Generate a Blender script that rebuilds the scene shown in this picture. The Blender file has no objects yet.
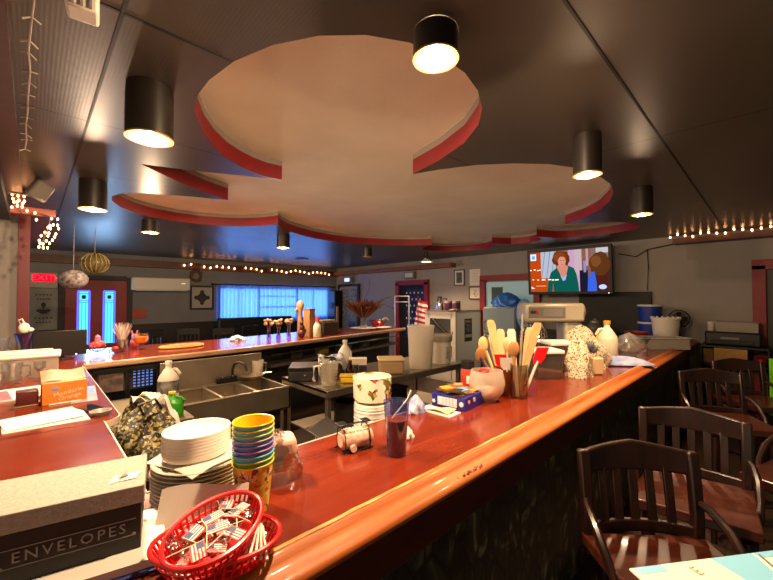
import bpy, bmesh, math, random
from math import sin, cos, pi, radians
from mathutils import Vector, Matrix
random.seed(7)
SC = bpy.context.scene
COL = SC.collection

# ------------------------------------------------------------------ materials
def lin(h):
    h = h.lstrip('#'); o = []
    for i in (0, 2, 4):
        c = int(h[i:i+2], 16)/255.0
        o.append(c/12.92 if c <= .04045 else ((c+.055)/1.055)**2.4)
    return (*o, 1)
MATS = {}
def new_mat(name):
    m = bpy.data.materials.new(name); m.use_nodes = True
    nt = m.node_tree
    return m, nt, nt.nodes, nt.links, nt.nodes['Principled BSDF']
def mat(name, color, rough=.5, metal=0, noise=None, nscale=12, stretch=None, bump=0, bscale=60, coat=0, trans=0, emit=None, estr=0, alpha=1, spec=None, sub=0):
    """principled material; noise = second colour mixed in by a noise texture in object space"""
    if name in MATS: return MATS[name]
    m, nt, N, L, b = new_mat(name)
    b.inputs['Base Color'].default_value = lin(color)
    b.inputs['Roughness'].default_value = rough
    b.inputs['Metallic'].default_value = metal
    if coat: b.inputs['Coat Weight'].default_value = coat; b.inputs['Coat Roughness'].default_value = .12
    if trans: b.inputs['Transmission Weight'].default_value = trans
    if spec is not None: b.inputs['Specular IOR Level'].default_value = spec
    if emit: b.inputs['Emission Color'].default_value = lin(emit); b.inputs['Emission Strength'].default_value = estr
    if noise or bump:
        tc = N.new('ShaderNodeTexCoord'); mp = N.new('ShaderNodeMapping')
        if stretch: mp.inputs['Scale'].default_value = stretch
        L.new(tc.outputs['Object'], mp.inputs['Vector'])
    if noise:
        n = N.new('ShaderNodeTexNoise'); n.inputs['Scale'].default_value = nscale; n.inputs['Detail'].default_value = 5
        L.new(mp.outputs['Vector'], n.inputs['Vector'])
        r = N.new('ShaderNodeValToRGB'); r.color_ramp.elements[0].position = .35; r.color_ramp.elements[1].position = .68
        r.color_ramp.elements[0].color = lin(color); r.color_ramp.elements[1].color = lin(noise)
        L.new(n.outputs['Fac'], r.inputs['Fac']); L.new(r.outputs['Color'], b.inputs['Base Color'])
    if bump:
        n2 = N.new('ShaderNodeTexNoise'); n2.inputs['Scale'].default_value = bscale
        L.new(mp.outputs['Vector'], n2.inputs['Vector'])
        bp = N.new('ShaderNodeBump'); bp.inputs['Strength'].default_value = bump; bp.inputs['Distance'].default_value = .01
        L.new(n2.outputs['Fac'], bp.inputs['Height']); L.new(bp.outputs['Normal'], b.inputs['Normal'])
    MATS[name] = m; return m
def clear(name, tint='#ffffff', gloss=.12, rough=.05, cloud=0, cloudcol='#ffffff'):
    """thin clear plastic or glass: transparent with a glossy skin, optional cloudiness"""
    if name in MATS: return MATS[name]
    m, nt, N, L, b = new_mat(name); N.remove(b)
    out = N['Material Output']
    t = N.new('ShaderNodeBsdfTransparent'); t.inputs['Color'].default_value = lin(tint)
    g = N.new('ShaderNodeBsdfGlossy'); g.inputs['Roughness'].default_value = rough
    lw = N.new('ShaderNodeLayerWeight'); lw.inputs['Blend'].default_value = .35
    mul = N.new('ShaderNodeMath'); mul.operation = 'MULTIPLY_ADD'; mul.inputs[1].default_value = .5; mul.inputs[2].default_value = gloss
    L.new(lw.outputs['Facing'], mul.inputs[0])
    mx = N.new('ShaderNodeMixShader'); L.new(mul.outputs[0], mx.inputs['Fac']); L.new(t.outputs[0], mx.inputs[1]); L.new(g.outputs[0], mx.inputs[2])
    last = mx
    if cloud:
        d = N.new('ShaderNodeBsdfDiffuse'); d.inputs['Color'].default_value = lin(cloudcol)
        tr = N.new('ShaderNodeBsdfTranslucent'); tr.inputs['Color'].default_value = lin(cloudcol)
        m1 = N.new('ShaderNodeMixShader'); m1.inputs['Fac'].default_value = .4; L.new(d.outputs[0], m1.inputs[1]); L.new(tr.outputs[0], m1.inputs[2])
        m2 = N.new('ShaderNodeMixShader'); m2.inputs['Fac'].default_value = cloud; L.new(mx.outputs[0], m2.inputs[1]); L.new(m1.outputs[0], m2.inputs[2]); last = m2
    L.new(last.outputs[0], out.inputs['Surface'])
    MATS[name] = m; return m
def glow(name, color, strength):
    if name in MATS: return MATS[name]
    m, nt, N, L, b = new_mat(name); N.remove(b)
    e = N.new('ShaderNodeEmission'); e.inputs['Color'].default_value = lin(color); e.inputs['Strength'].default_value = strength
    L.new(e.outputs[0], N['Material Output'].inputs['Surface']); MATS[name] = m; return m

def wood_gloss(name, c1, c2, c3, rough, coat, stretch):
    m, nt, N, L, b = new_mat(name)
    tc = N.new('ShaderNodeTexCoord'); mp = N.new('ShaderNodeMapping'); mp.inputs['Scale'].default_value = stretch
    L.new(tc.outputs['Object'], mp.inputs['Vector'])
    n = N.new('ShaderNodeTexNoise'); n.inputs['Scale'].default_value = 5; n.inputs['Detail'].default_value = 8; n.inputs['Distortion'].default_value = .6
    L.new(mp.outputs['Vector'], n.inputs['Vector'])
    r = N.new('ShaderNodeValToRGB'); e = r.color_ramp.elements
    e[0].position = .3; e[0].color = lin(c1); e[1].position = .72; e[1].color = lin(c3); k = e.new(.5); k.color = lin(c2)
    L.new(n.outputs['Fac'], r.inputs['Fac']); L.new(r.outputs['Color'], b.inputs['Base Color'])
    n2 = N.new('ShaderNodeTexNoise'); n2.inputs['Scale'].default_value = 3; n2.inputs['Detail'].default_value = 6
    L.new(tc.outputs['Object'], n2.inputs['Vector'])
    mr = N.new('ShaderNodeMapRange'); mr.inputs['To Min'].default_value = rough*.7; mr.inputs['To Max'].default_value = rough*1.5
    L.new(n2.outputs['Fac'], mr.inputs['Value']); L.new(mr.outputs['Result'], b.inputs['Roughness'])
    bp = N.new('ShaderNodeBump'); bp.inputs['Strength'].default_value = .06; bp.inputs['Distance'].default_value = .01
    L.new(n2.outputs['Fac'], bp.inputs['Height']); L.new(bp.outputs['Normal'], b.inputs['Normal'])
    b.inputs['Coat Weight'].default_value = coat; b.inputs['Coat Roughness'].default_value = .06; b.inputs['Specular IOR Level'].default_value = .32
    MATS[name] = m; return m
BAR = wood_gloss('bar_red_wood', '#601d0d', '#6a2411', '#752b15', .17, .12, (.6, 3, 1))
RAIL = wood_gloss('bar_rail_wood', '#8e4312', '#a4561e', '#b3672a', .42, .06, (.5, 9, 9))
WORN = mat('worn_bare_wood', '#d9a860', .5, noise='#a85a22', nscale=9, stretch=(1.2, 14, 14))
DARKRED = mat('dark_red_wood', '#3a0d08', .4, noise='#521510', nscale=6, stretch=(1, 5, 5))
STOOLW = mat('dark_stool_wood', '#170804', .36, noise='#260e07', nscale=7, stretch=(4, 4, 1), coat=.12)
SEATW = mat('stool_seat_wood', '#2e1108', .3, noise='#421a0d', nscale=6, stretch=(1, 5, 1), coat=.3)
STEEL = mat('stainless_steel', '#978c7a', .34, .85, noise='#aa9e8a', nscale=4, stretch=(1, 14, 1))
DSTEEL = mat('dull_steel', '#7d7262', .42, .7, noise='#8d8170', nscale=5)
CHROME = mat('chrome', '#c9c6c0', .15, 1)
BLACK = mat('black_plastic', '#0d0c0c', .4)
BLACKM = mat('black_metal', '#141110', .45, .3)
CHAR = mat('charcoal', '#1d1b1b', .6, noise='#2a2726', nscale=9)
WALL = mat('wall_paint', '#928c85', .8, noise='#98918a', nscale=3, bump=.1, bscale=80)
WAINS = mat('dark_wainscot', '#1b1614', .55, noise='#261d19', nscale=6, stretch=(6, 6, 1))
REDP = mat('red_paint', '#8a1620', .5, noise='#7a121b', nscale=4)
REDLIP = mat('red_recess_trim', '#84121a', .5, noise='#740e15', nscale=3)
BROWNT = mat('brown_wood_trim', '#5a3015', .5, noise='#3f2010', nscale=6, stretch=(1, 1, 8))
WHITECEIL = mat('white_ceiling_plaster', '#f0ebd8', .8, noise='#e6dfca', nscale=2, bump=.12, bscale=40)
PLASTW = mat('white_plastic', '#d8d2c6', .4)
CREAM = mat('cream_ceramic', '#e4dccb', .22, coat=.3)
PAPER = mat('white_paper', '#ddd6ca', .8)
REDPL = mat('red_plastic', '#d3181c', .28)
YEL = mat('yellow_plastic', '#e8c012', .4)
BLUEP = mat('blue_plastic', '#15329a', .4)
CLEAR = clear('clear_plastic', '#f4f2ee', .06, .08)
CLOUDY = clear('cloudy_plastic', '#efece6', .08, .2, .35, '#e0d9ca')
MILKY = clear('milky_plastic', '#f6f3ee', .08, .3, .66, '#f4eee2')
GLASS = clear('clear_glass', '#f6f8f8', .08, .03)

# ------------------------------------------------------------------ mesh builder
class MB:
    def __init__(self): self.bm = bmesh.new(); self.mi = 0
    def _t(self, vs, M):
        bmesh.ops.transform(self.bm, matrix=M, verts=vs)
    def _new(self, n0):
        self.bm.faces.ensure_lookup_table()
        for f in self.bm.faces[n0:]: f.material_index = self.mi
    def box(self, c, s, rot=(0, 0, 0)):
        n0 = len(self.bm.faces)
        r = bmesh.ops.create_cube(self.bm, size=1)
        M = Matrix.Translation(c) @ Matrix.Rotation(rot[2], 4, 'Z') @ Matrix.Rotation(rot[1], 4, 'Y') @ Matrix.Rotation(rot[0], 4, 'X') @ Matrix.Diagonal((*s, 1))
        self._t(r['verts'], M); self._new(n0); return self
    def cyl(self, c, r, h, r2=None, seg=24, rot=(0, 0, 0), cap=True):
        """base centre c"""
        n0 = len(self.bm.faces)
        q = bmesh.ops.create_cone(self.bm, segments=seg, radius1=r, radius2=r if r2 is None else r2, depth=h, cap_ends=cap)
        M = Matrix.Translation(c) @ Matrix.Rotation(rot[2], 4, 'Z') @ Matrix.Rotation(rot[1], 4, 'Y') @ Matrix.Rotation(rot[0], 4, 'X') @ Matrix.Translation((0, 0, h/2))
        self._t(q['verts'], M); self._new(n0); return self
    def ell(self, c, rad, rot=(0, 0, 0), seg=16, rings=10):
        n0 = len(self.bm.faces)
        q = bmesh.ops.create_uvsphere(self.bm, u_segments=seg, v_segments=rings, radius=1)
        M = Matrix.Translation(c) @ Matrix.Rotation(rot[2], 4, 'Z') @ Matrix.Rotation(rot[1], 4, 'Y') @ Matrix.Rotation(rot[0], 4, 'X') @ Matrix.Diagonal((*rad, 1))
        self._t(q['verts'], M); self._new(n0); return self
    def lathe(self, prof, c=(0, 0, 0), seg=32, sx=1, sy=1, closed=False):
        n0 = len(self.bm.faces); bm = self.bm; rings = []
        for r, z in prof:
            if r < 1e-5: rings.append([bm.verts.new((c[0], c[1], c[2]+z))])
            else: rings.append([bm.verts.new((c[0]+r*sx*cos(2*pi*i/seg), c[1]+r*sy*sin(2*pi*i/seg), c[2]+z)) for i in range(seg)])
        prs = list(zip(rings, rings[1:]))
        if closed: prs.append((rings[-1], rings[0]))
        for a, b in prs:
            for i in range(seg):
                j = (i+1) % seg
                if len(a) == 1 and len(b) == 1: continue
                if len(a) == 1: bm.faces.new((a[0], b[j], b[i]))
                elif len(b) == 1: bm.faces.new((a[i], a[j], b[0]))
                else: bm.faces.new((a[i], a[j], b[j], b[i]))
        self._new(n0); return self
    def tube(self, pts, r, seg=8, closed=False):
        n0 = len(self.bm.faces); bm = self.bm
        P = [Vector(p) for p in pts]; n = len(P); rs = r if isinstance(r, (list, tuple)) else [r]*n
        rings = []; up = Vector((0, 0, 1))
        for i, p in enumerate(P):
            a = P[(i-1) % n] if (closed or i > 0) else p
            b = P[(i+1) % n] if (closed or i < n-1) else p
            t = (b-a).normalized()
            s = t.cross(up)
            if s.length < .05: s = t.cross(Vector((1, 0, 0)))
            s.normalize(); u = s.cross(t).normalized()
            rings.append([bm.verts.new(p+rs[i]*(s*cos(2*pi*k/seg)+u*sin(2*pi*k/seg))) for k in range(seg)])
        m = n if closed else n-1
        for i in range(m):
            a, b = rings[i], rings[(i+1) % n]
            for k in range(seg):
                j = (k+1) % seg; bm.faces.new((a[k], a[j], b[j], b[k]))
        if not closed:
            bm.faces.new(rings[0][::-1]); bm.faces.new(rings[-1])
        self._new(n0); return self
    def strip(self, pts, w, t, wdir=(0, 0, 1)):
        """a flat bar of width w (along wdir) and thickness t swept along pts"""
        n0 = len(self.bm.faces); bm = self.bm; P = [Vector(p) for p in pts]; W = Vector(wdir).normalized(); rings = []
        for i, p in enumerate(P):
            a = P[max(i-1, 0)]; b = P[min(i+1, len(P)-1)]
            s = (b-a).normalized().cross(W).normalized()
            ww = w[i] if isinstance(w, (list, tuple)) else w
            rings.append([bm.verts.new(p+W*(x*ww/2)+s*(y*t/2)) for x, y in ((-1, -1), (1, -1), (1, 1), (-1, 1))])
        for a, b in zip(rings, rings[1:]):
            for k in range(4):
                j = (k+1) % 4; bm.faces.new((a[k], a[j], b[j], b[k]))
        bm.faces.new(rings[0][::-1]); bm.faces.new(rings[-1]); self._new(n0); return self
    def prism(self, poly, z0, z1):
        n0 = len(self.bm.faces); bm = self.bm
        a = [bm.verts.new((x, y, z0)) for x, y in poly]; b = [bm.verts.new((x, y, z1)) for x, y in poly]; n = len(poly)
        for i in range(n):
            j = (i+1) % n; bm.faces.new((a[i], a[j], b[j], b[i]))
        bm.faces.new(a[::-1]); bm.faces.new(b); self._new(n0); return self
    def extr(self, prof, axis_pts):
        """profile of (u, v) offsets: list of rings given directly as 3-D points"""
        n0 = len(self.bm.faces); bm = self.bm
        rings = [[bm.verts.new(p) for p in ring] for ring in axis_pts]; n = len(rings[0])
        for a, b in zip(rings, rings[1:]):
            for k in range(n):
                j = (k+1) % n; bm.faces.new((a[k], a[j], b[j], b[k]))
        bm.faces.new(rings[0][::-1]); bm.faces.new(rings[-1]); self._new(n0); return self
    def sheet(self, fn, nu, nv, t=.002):
        """thick sheet: fn(u, v) -> point"""
        n0 = len(self.bm.faces); bm = self.bm
        G = [[Vector(fn(i/nu, j/nv)) for j in range(nv+1)] for i in range(nu+1)]
        T = [[bm.verts.new(G[i][j]) for j in range(nv+1)] for i in range(nu+1)]
        Bt = []
        for i in range(nu+1):
            row = []
            for j in range(nv+1):
                du = G[min(i+1, nu)][j]-G[max(i-1, 0)][j]; dv = G[i][min(j+1, nv)]-G[i][max(j-1, 0)]
                nn = du.cross(dv); nn = nn.normalized() if nn.length > 1e-9 else Vector((0, 0, 1))
                row.append(bm.verts.new(G[i][j]-nn*t))
            Bt.append(row)
        for i in range(nu):
            for j in range(nv):
                bm.faces.new((T[i][j], T[i+1][j], T[i+1][j+1], T[i][j+1]))
                bm.faces.new((Bt[i][j], Bt[i][j+1], Bt[i+1][j+1], Bt[i+1][j]))
        for i in range(nu):
            bm.faces.new((T[i+1][0], T[i][0], Bt[i][0], Bt[i+1][0])); bm.faces.new((T[i][nv], T[i+1][nv], Bt[i+1][nv], Bt[i][nv]))
        for j in range(nv):
            bm.faces.new((T[0][j], T[0][j+1], Bt[0][j+1], Bt[0][j])); bm.faces.new((T[nu][j+1], T[nu][j], Bt[nu][j], Bt[nu][j+1]))
        self._new(n0); return self
    def poly(self, pts, mi=None):
        n0 = len(self.bm.faces); self.bm.faces.new([self.bm.verts.new(p) for p in pts]); self._new(n0); return self
    def build(self, name, m, parent=None, smooth=True, bevel=0, seg=2, angle=38):
        bmesh.ops.recalc_face_normals(self.bm, faces=self.bm.faces[:]) if not getattr(self, 'keep', False) else None
        me = bpy.data.meshes.new(name); self.bm.to_mesh(me); self.bm.free()
        for k in (m if isinstance(m, (list, tuple)) else [m]): me.materials.append(k)
        if smooth:
            me.polygons.foreach_set('use_smooth', [True]*len(me.polygons)); me.set_sharp_from_angle(angle=radians(angle))
        o = bpy.data.objects.new(name, me); COL.objects.link(o)
        if parent: o.parent = parent
        if bevel:
            b = o.modifiers.new('bevel', 'BEVEL'); b.width = bevel; b.segments = seg; b.limit_method = 'ANGLE'; b.angle_limit = radians(40)
        return o
def tag(o, label=None, cat=None, group=None, kind=None):
    if label: o['label'] = label
    if cat: o['category'] = cat
    if group: o['group'] = group
    if kind: o['kind'] = kind
    return o
def thing(name, label, cat, loc=(0, 0, 0), rz=0, group=None, rx=0, ry=0):
    o = bpy.data.objects.new(name, None); COL.objects.link(o); o.empty_display_size = .05
    o.location = loc; o.rotation_euler = (radians(rx), radians(ry), radians(rz)); return tag(o, label, cat, group)
def solo(name, label, cat, mb, m, loc=(0, 0, 0), rz=0, group=None, bevel=0, rx=0, ry=0, smooth=True):
    o = mb.build(name, m, None, smooth, bevel); o.location = loc; o.rotation_euler = (radians(rx), radians(ry), radians(rz))
    return tag(o, label, cat, group)
def struct(name, mb, m, label=None, bevel=0, smooth=True):
    o = mb.build(name, m, None, smooth, bevel); return tag(o, label, None, None, 'structure')
def dup(o, parent=None):
    c = o.copy(); COL.objects.link(c)
    if parent: c.parent = parent
    for ch in list(o.children): dup(ch, c)
    return c
def text(body, size, m, parent, loc, rot, name='lettering', ext=.0008, align='CENTER', spacing=1, xs=1):
    cu = bpy.data.curves.new(name, 'FONT'); cu.body = body; cu.size = size; cu.extrude = ext; cu.align_x = align; cu.align_y = 'CENTER'; cu.space_character = spacing
    cu.resolution_u = 2
    t = bpy.data.objects.new(name, cu); COL.objects.link(t)
    dg = bpy.context.evaluated_depsgraph_get(); me = bpy.data.meshes.new_from_object(t.evaluated_get(dg))
    bpy.data.objects.remove(t); o = bpy.data.objects.new(name, me); COL.objects.link(o)
    me.materials.clear(); me.materials.append(m); o.parent = parent; o.location = loc; o.rotation_euler = rot; o.scale = (xs, 1, 1); return o
FRONT = (pi/2, 0, 0)     # text standing upright, read from local -y
# ------------------------------------------------------------------ the setting
def ceiling_mat():
    m, nt, N, L, b = new_mat('ceiling_panel')
    tc = N.new('ShaderNodeTexCoord'); mp = N.new('ShaderNodeMapping'); mp.inputs['Location'].default_value = (-.2, -.435, 0)
    L.new(tc.outputs['Object'], mp.inputs['Vector'])
    br = N.new('ShaderNodeTexBrick'); br.offset = 0; br.inputs['Scale'].default_value = 1; br.inputs['Brick Width'].default_value = 2.4; br.inputs['Row Height'].default_value = 1.02
    br.inputs['Mortar Size'].default_value = .008; br.inputs['Mortar Smooth'].default_value = .2
    br.inputs['Color1'].default_value = lin('#4a433d'); br.inputs['Color2'].default_value = lin('#464039'); br.inputs['Mortar'].default_value = lin('#080605')
    L.new(mp.outputs['Vector'], br.inputs['Vector']); L.new(br.outputs['Color'], b.inputs['Base Color'])
    w = N.new('ShaderNodeTexWave'); w.wave_type = 'BANDS'; w.bands_direction = 'X'; w.inputs['Scale'].default_value = 24
    L.new(tc.outputs['Object'], w.inputs['Vector'])
    bp = N.new('ShaderNodeBump'); bp.inputs['Strength'].default_value = .05; bp.inputs['Distance'].default_value = .004
    L.new(w.outputs['Fac'], bp.inputs['Height']); L.new(bp.outputs['Normal'], b.inputs['Normal'])
    b.inputs['Roughness'].default_value = .36
    return m
CEIL = ceiling_mat()
def floor_mat():
    m, nt, N, L, b = new_mat('dark_floor')
    tc = N.new('ShaderNodeTexCoord')
    br = N.new('ShaderNodeTexBrick'); br.inputs['Scale'].default_value = 1; br.inputs['Brick Width'].default_value = 1.2; br.inputs['Row Height'].default_value = .12; br.inputs['Mortar Size'].default_value = .002
    br.inputs['Color1'].default_value = lin('#3b2a20'); br.inputs['Color2'].default_value = lin('#2d2019'); br.inputs['Mortar'].default_value = lin('#0f0a08')
    L.new(tc.outputs['Object'], br.inputs['Vector']); L.new(br.outputs['Color'], b.inputs['Base Color']); b.inputs['Roughness'].default_value = .4
    return m
CH = 2.6
struct('floor', MB().box((2, 3.5, -.05), (10.2, 12.6, .1)), floor_mat())
# cloud-shaped recess in the ceiling
CLOUD = [(.569, 1.977), (.535, 1.80), (.533, 1.65), (.56, 1.45), (.625, 1.26), (.72, 1.10), (.84, .98), (.98, .90), (1.12, .865), (1.279, .865), (1.43, .90), (1.58, .97), (1.72, 1.08), (1.86, 1.265), (1.975, 1.54), (2.051, 1.852),
         (2.12, 1.65), (2.23, 1.42), (2.393, 1.22), (2.58, 1.06), (2.80, .955), (3.10, .90), (3.40, .90), (3.70, .96), (4.02, 1.08), (4.32, 1.25), (4.60, 1.49), (4.826, 1.79),
         (4.95, 1.55), (5.12, 1.33), (5.36, 1.18), (5.62, 1.15), (5.86, 1.26), (6.0, 1.50), (6.05, 1.80), (6.0, 2.1), (5.84, 2.32), (5.49, 2.45),
         (5.78, 2.50), (5.97, 2.66), (6.05, 2.88), (5.98, 3.12), (5.68, 3.31), (5.943, 3.42), (6.12, 3.65), (6.20, 3.95), (6.14, 4.28), (5.95, 4.52), (5.68, 4.64), (5.40, 4.63), (5.18, 4.45), (5.058, 4.121),
         (4.85, 4.42), (4.55, 4.66), (4.20, 4.83), (3.85, 4.95), (3.48, 4.98), (3.15, 4.92), (2.85, 4.80), (2.58, 4.66), (2.38, 4.50), (2.222, 4.287),
         (2.12, 4.55), (1.96, 4.76), (1.76, 4.90), (1.52, 4.99), (1.25, 5.0), (1.0, 4.94), (.80, 4.80), (.64, 4.60), (.54, 4.36), (.515, 4.16), (.56, 4.00), (.70, 3.845), (.963, 3.71), (1.332, 3.562),
         (1.06, 3.43), (.82, 3.262), (.66, 3.13), (.534, 3.019), (.67, 2.971), (.86, 2.905), (1.124, 2.78), (1.411, 2.661), (1.28, 2.67), (1.166, 2.64), (1.04, 2.58), (.921, 2.496), (.80, 2.37), (.692, 2.217)]
def filled(outer, hole, z, name):
    cu = bpy.data.curves.new(name, 'CURVE'); cu.dimensions = '2D'; cu.fill_mode = 'BOTH'
    for loop in (outer, hole):
        if not loop: continue
        s = cu.splines.new('POLY'); s.points.add(len(loop)-1); s.use_cyclic_u = True
        for p, q in zip(s.points, loop): p.co = (q[0], q[1], 0, 1)
    o = bpy.data.objects.new(name, cu); COL.objects.link(o)
    me = bpy.data.meshes.new_from_object(o.evaluated_get(bpy.context.evaluated_depsgraph_get()))
    bpy.data.objects.remove(o)
    for v in me.vertices: v.co.z = z
    return me
me = filled([(-3.05, -2.75), (7.05, -2.75), (7.05, 9.65), (-3.05, 9.65)], CLOUD, CH, 'ceiling')
me.materials.append(CEIL); o = bpy.data.objects.new('ceiling', me); COL.objects.link(o); tag(o, 'dark ceiling of ridged panels around the cloud-shaped recess', kind='structure')
g = MB(); g.box((.2, 3.4, CH-.001), (.011, 12.2, .004)); g.box((2, .435, CH-.001), (10, .009, .004)); g.box((.20, 1.45, CH-.001), (.62, .008, .004))
struct('trim_13', g, mat('seam_black', '#070605', .6), 'dark seams between the ceiling panels')
mb = MB()                                   # recess: white lid and upper sides
n = len(CLOUD); cxm = sum(p[0] for p in CLOUD)/n; cym = sum(p[1] for p in CLOUD)/n
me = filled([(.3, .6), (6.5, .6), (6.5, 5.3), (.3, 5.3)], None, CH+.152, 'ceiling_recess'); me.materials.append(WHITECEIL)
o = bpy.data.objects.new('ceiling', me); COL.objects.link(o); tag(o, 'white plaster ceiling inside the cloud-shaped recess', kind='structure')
def wall_ring(loop, z0, z1, t):
    mb = MB(); bm = mb.bm; N_ = len(loop); a = []; b = []; c = []; d = []
    for i in range(N_):
        p = Vector(loop[i]); q = Vector(loop[i-1]); r = Vector(loop[(i+1) % N_])
        e1 = (p-q).normalized(); e2 = (r-p).normalized(); nrm = Vector((e1.y+e2.y, -e1.x-e2.x))
        nrm = nrm.normalized() if nrm.length > .3 else Vector((e1.y, -e1.x))
        w = p + nrm*(-t)
        for lst, (x, y), z in ((a, p, z0), (b, p, z1), (c, w, z0), (d, w, z1)): lst.append(bm.verts.new((x, y, z)))
    for i in range(N_):
        j = (i+1) % N_
        bm.faces.new((a[i], a[j], b[j], b[i])); bm.faces.new((c[j], c[i], d[i], d[j])); bm.faces.new((a[j], a[i], c[i], c[j])); bm.faces.new((b[i], b[j], d[j], d[i]))
    return mb
ar = sum(CLOUD[i-1][0]*CLOUD[i][1]-CLOUD[i][0]*CLOUD[i-1][1] for i in range(n))
sg = 1 if ar > 0 else -1
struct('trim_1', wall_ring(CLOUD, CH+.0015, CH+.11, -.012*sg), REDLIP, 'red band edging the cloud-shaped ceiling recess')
struct('trim_2', wall_ring(CLOUD, CH+.11, CH+.16, -.03*sg), mat('shaded_plaster', '#8f877d', .8), 'upper sides of the ceiling recess, greyed with painted shade')  # white plaster sides coloured grey, shade painted into the tone

# walls
wl = MB()
WY = 9.6
for (x0, x1, z0, z1) in [(-3, 3.38, 0, CH), (6.72, 7.1, 0, CH), (3.38, 6.72, 0, 1.06), (3.38, 6.72, 1.97, CH)]:
    wl.box(((x0+x1)/2, WY+.06, (z0+z1)/2), (x1-x0, .12, z1-z0))
struct('wall_left', wl, mat('window_wall_paint', '#77777a', .8, noise='#7d7d80', nscale=3), smooth=False)
struct('wall_far', MB().box((7.06, 3.4, CH/2), (.12, 12.4, CH)), WALL, smooth=False)
struct('wall_near', MB().box((2, -2.76, CH/2), (10.2, .12, CH)), WALL, smooth=False)
struct('wall_partition', MB().box((-1.56, 5.66, CH/2), (2.9, .2, CH)), mat('partition_paint', '#827d78', .8), 'pale grey end of the partition wall left of the bar', smooth=False)
struct('trim_3', MB().box((-.065, 5.66, CH/2), (.09, .24, CH)), mat('dark_red_paint', '#62101a', .5), 'red post capping the end of the partition', smooth=False)
struct('wall_lower', MB().box((4.1, WY-.012, .55), (5.2, .024, 1.1)), WAINS, 'dark wainscot under the blue window', smooth=False)
struct('trim_4', MB().box((2.05, WY-.06, 2.42), (9.9, .12, .15)), BROWNT, 'brown wood board along the top of the window wall', bevel=.004)
struct('trim_5', MB().box((6.9, 7.25, 2.42), (.2, 4.5, .1)), mat('beam_wood', '#8a5426', .5, noise='#6a3c1a', nscale=6, stretch=(1, 1, 8)), 'brown wood beam above the flag doorway', bevel=.004)
struct('trim_6', MB().box((6.88, -.85, 2.5), (.24, 3.7, .08)), BROWNT, 'brown wood shelf board over the right doorway', bevel=.004)
struct('trim_7', MB().box((-.12, 3.2, CH-.02), (.1, 4.6, .04)), DARKRED, 'dark trim board along the ceiling above the left counter')
struct('wall_header', MB().box((-.62, 3.2, CH-.06), (.9, 4.6, .12)), mat('header_dark', '#2a2522', .7), 'ceiling drop above the left counter')

# window with blue daylight, front door, corner door, flag doorway, kitchen doorway, right doorway
DAY = glow('daylight_glass', '#72b4f4', 1.6)
DAYC = glow('daylight_leaded_glass', '#4fc0f0', 1.1)
DAYP = glow('daylight_leaded_glass_edge', '#5a5cff', 1.3)
wx0, wx1, wz0, wz1 = 3.38, 6.72, 1.06, 1.97
fr = MB()
for x in (wx0+.03, 4.45, 5.62, wx1-.03): fr.box((x, WY+.05, (wz0+wz1)/2), (.06, .06, wz1-wz0))
for z in (wz0+.03, wz1-.03): fr.box(((wx0+wx1)/2, WY+.05, z), (wx1-wx0, .06, .06))
fr.box((5.03, WY+.05, 1.42), (1.17, .05, .045)); fr.box((5.03, WY+.05, 1.72), (1.17, .05, .035))
for x in (3.92, 6.17): fr.box((x, WY+.05, 1.5), (.03, .04, .9))
w = struct('window_1', fr, BLACKM, 'long window lit blue by daylight behind sheer curtains', smooth=False)
p = MB().box(((wx0+wx1)/2, WY+.10, (wz0+wz1)/2), (wx1-wx0+.02, .01, wz1-wz0+.02)).build('window_pane', DAY, w)
d = struct('door_1', MB().box((.97, WY-.03, 1.02), (1.0, .05, 2.03)), REDP, 'red front door with two tall leaded glass lights', bevel=.004)
dl = MB()
for xa in (.755, 1.165):
    g = MB(); g.box((xa, WY-.06, 1.27), (.15, .012, 1.06)); g.build('glass_light', DAYC, d)
    g = MB()
    for s in (-1, 1): g.box((xa+s*.09, WY-.06, 1.27), (.03, .012, 1.08))
    g.box((xa, WY-.06, 1.815), (.19, .012, .02)); g.build('glass_border', DAYP, d)
    for s in (-.03, .03): dl.box((xa+s, WY-.07, 1.16), (.005, .01, .82))
    for z in (1.58, 1.62, 1.76): dl.box((xa, WY-.07, z), (.15, .01, .008))
    dl.box((xa, WY-.07, 1.69), (.06, .01, .075)); dl.box((xa, WY-.07, 1.69), (.09, .01, .01))
    for s in (-1, 1): dl.box((xa+s*.075, WY-.07, 1.27), (.008, .01, 1.06))
dl.build('leading', BLACKM, d)
MB().ell((.54, WY-.09, 1.0), (.03, .03, .03)).build('door_handle', CHROME, d)
c = MB(); c.box((.42, WY-.035, 1.05), (.10, .07, 2.1)); c.box((1.52, WY-.035, 1.05), (.10, .07, 2.1)); c.box((.97, WY-.035, 2.085), (1.0, .07, .09))
struct('trim_8', c, CHAR, 'dark casing of the red front door', bevel=.004)
# corner door with lace curtain
d = struct('door_2', MB().box((6.97, 8.93, 1.0), (.04, .9, 2.0)), mat('pale_door', '#9aa0a6', .5), 'pale corner door hung with a patterned curtain', bevel=.004)
c = MB(); c.box((6.96, 9.4, 1.02), (.07, .07, 2.04)); c.box((6.96, 8.44, 1.02), (.07, .07, 2.04)); c.box((6.96, 8.92, 2.06), (.07, 1.03, .06))
struct('trim_9', c, CHAR, 'dark casing of the corner door')
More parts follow.
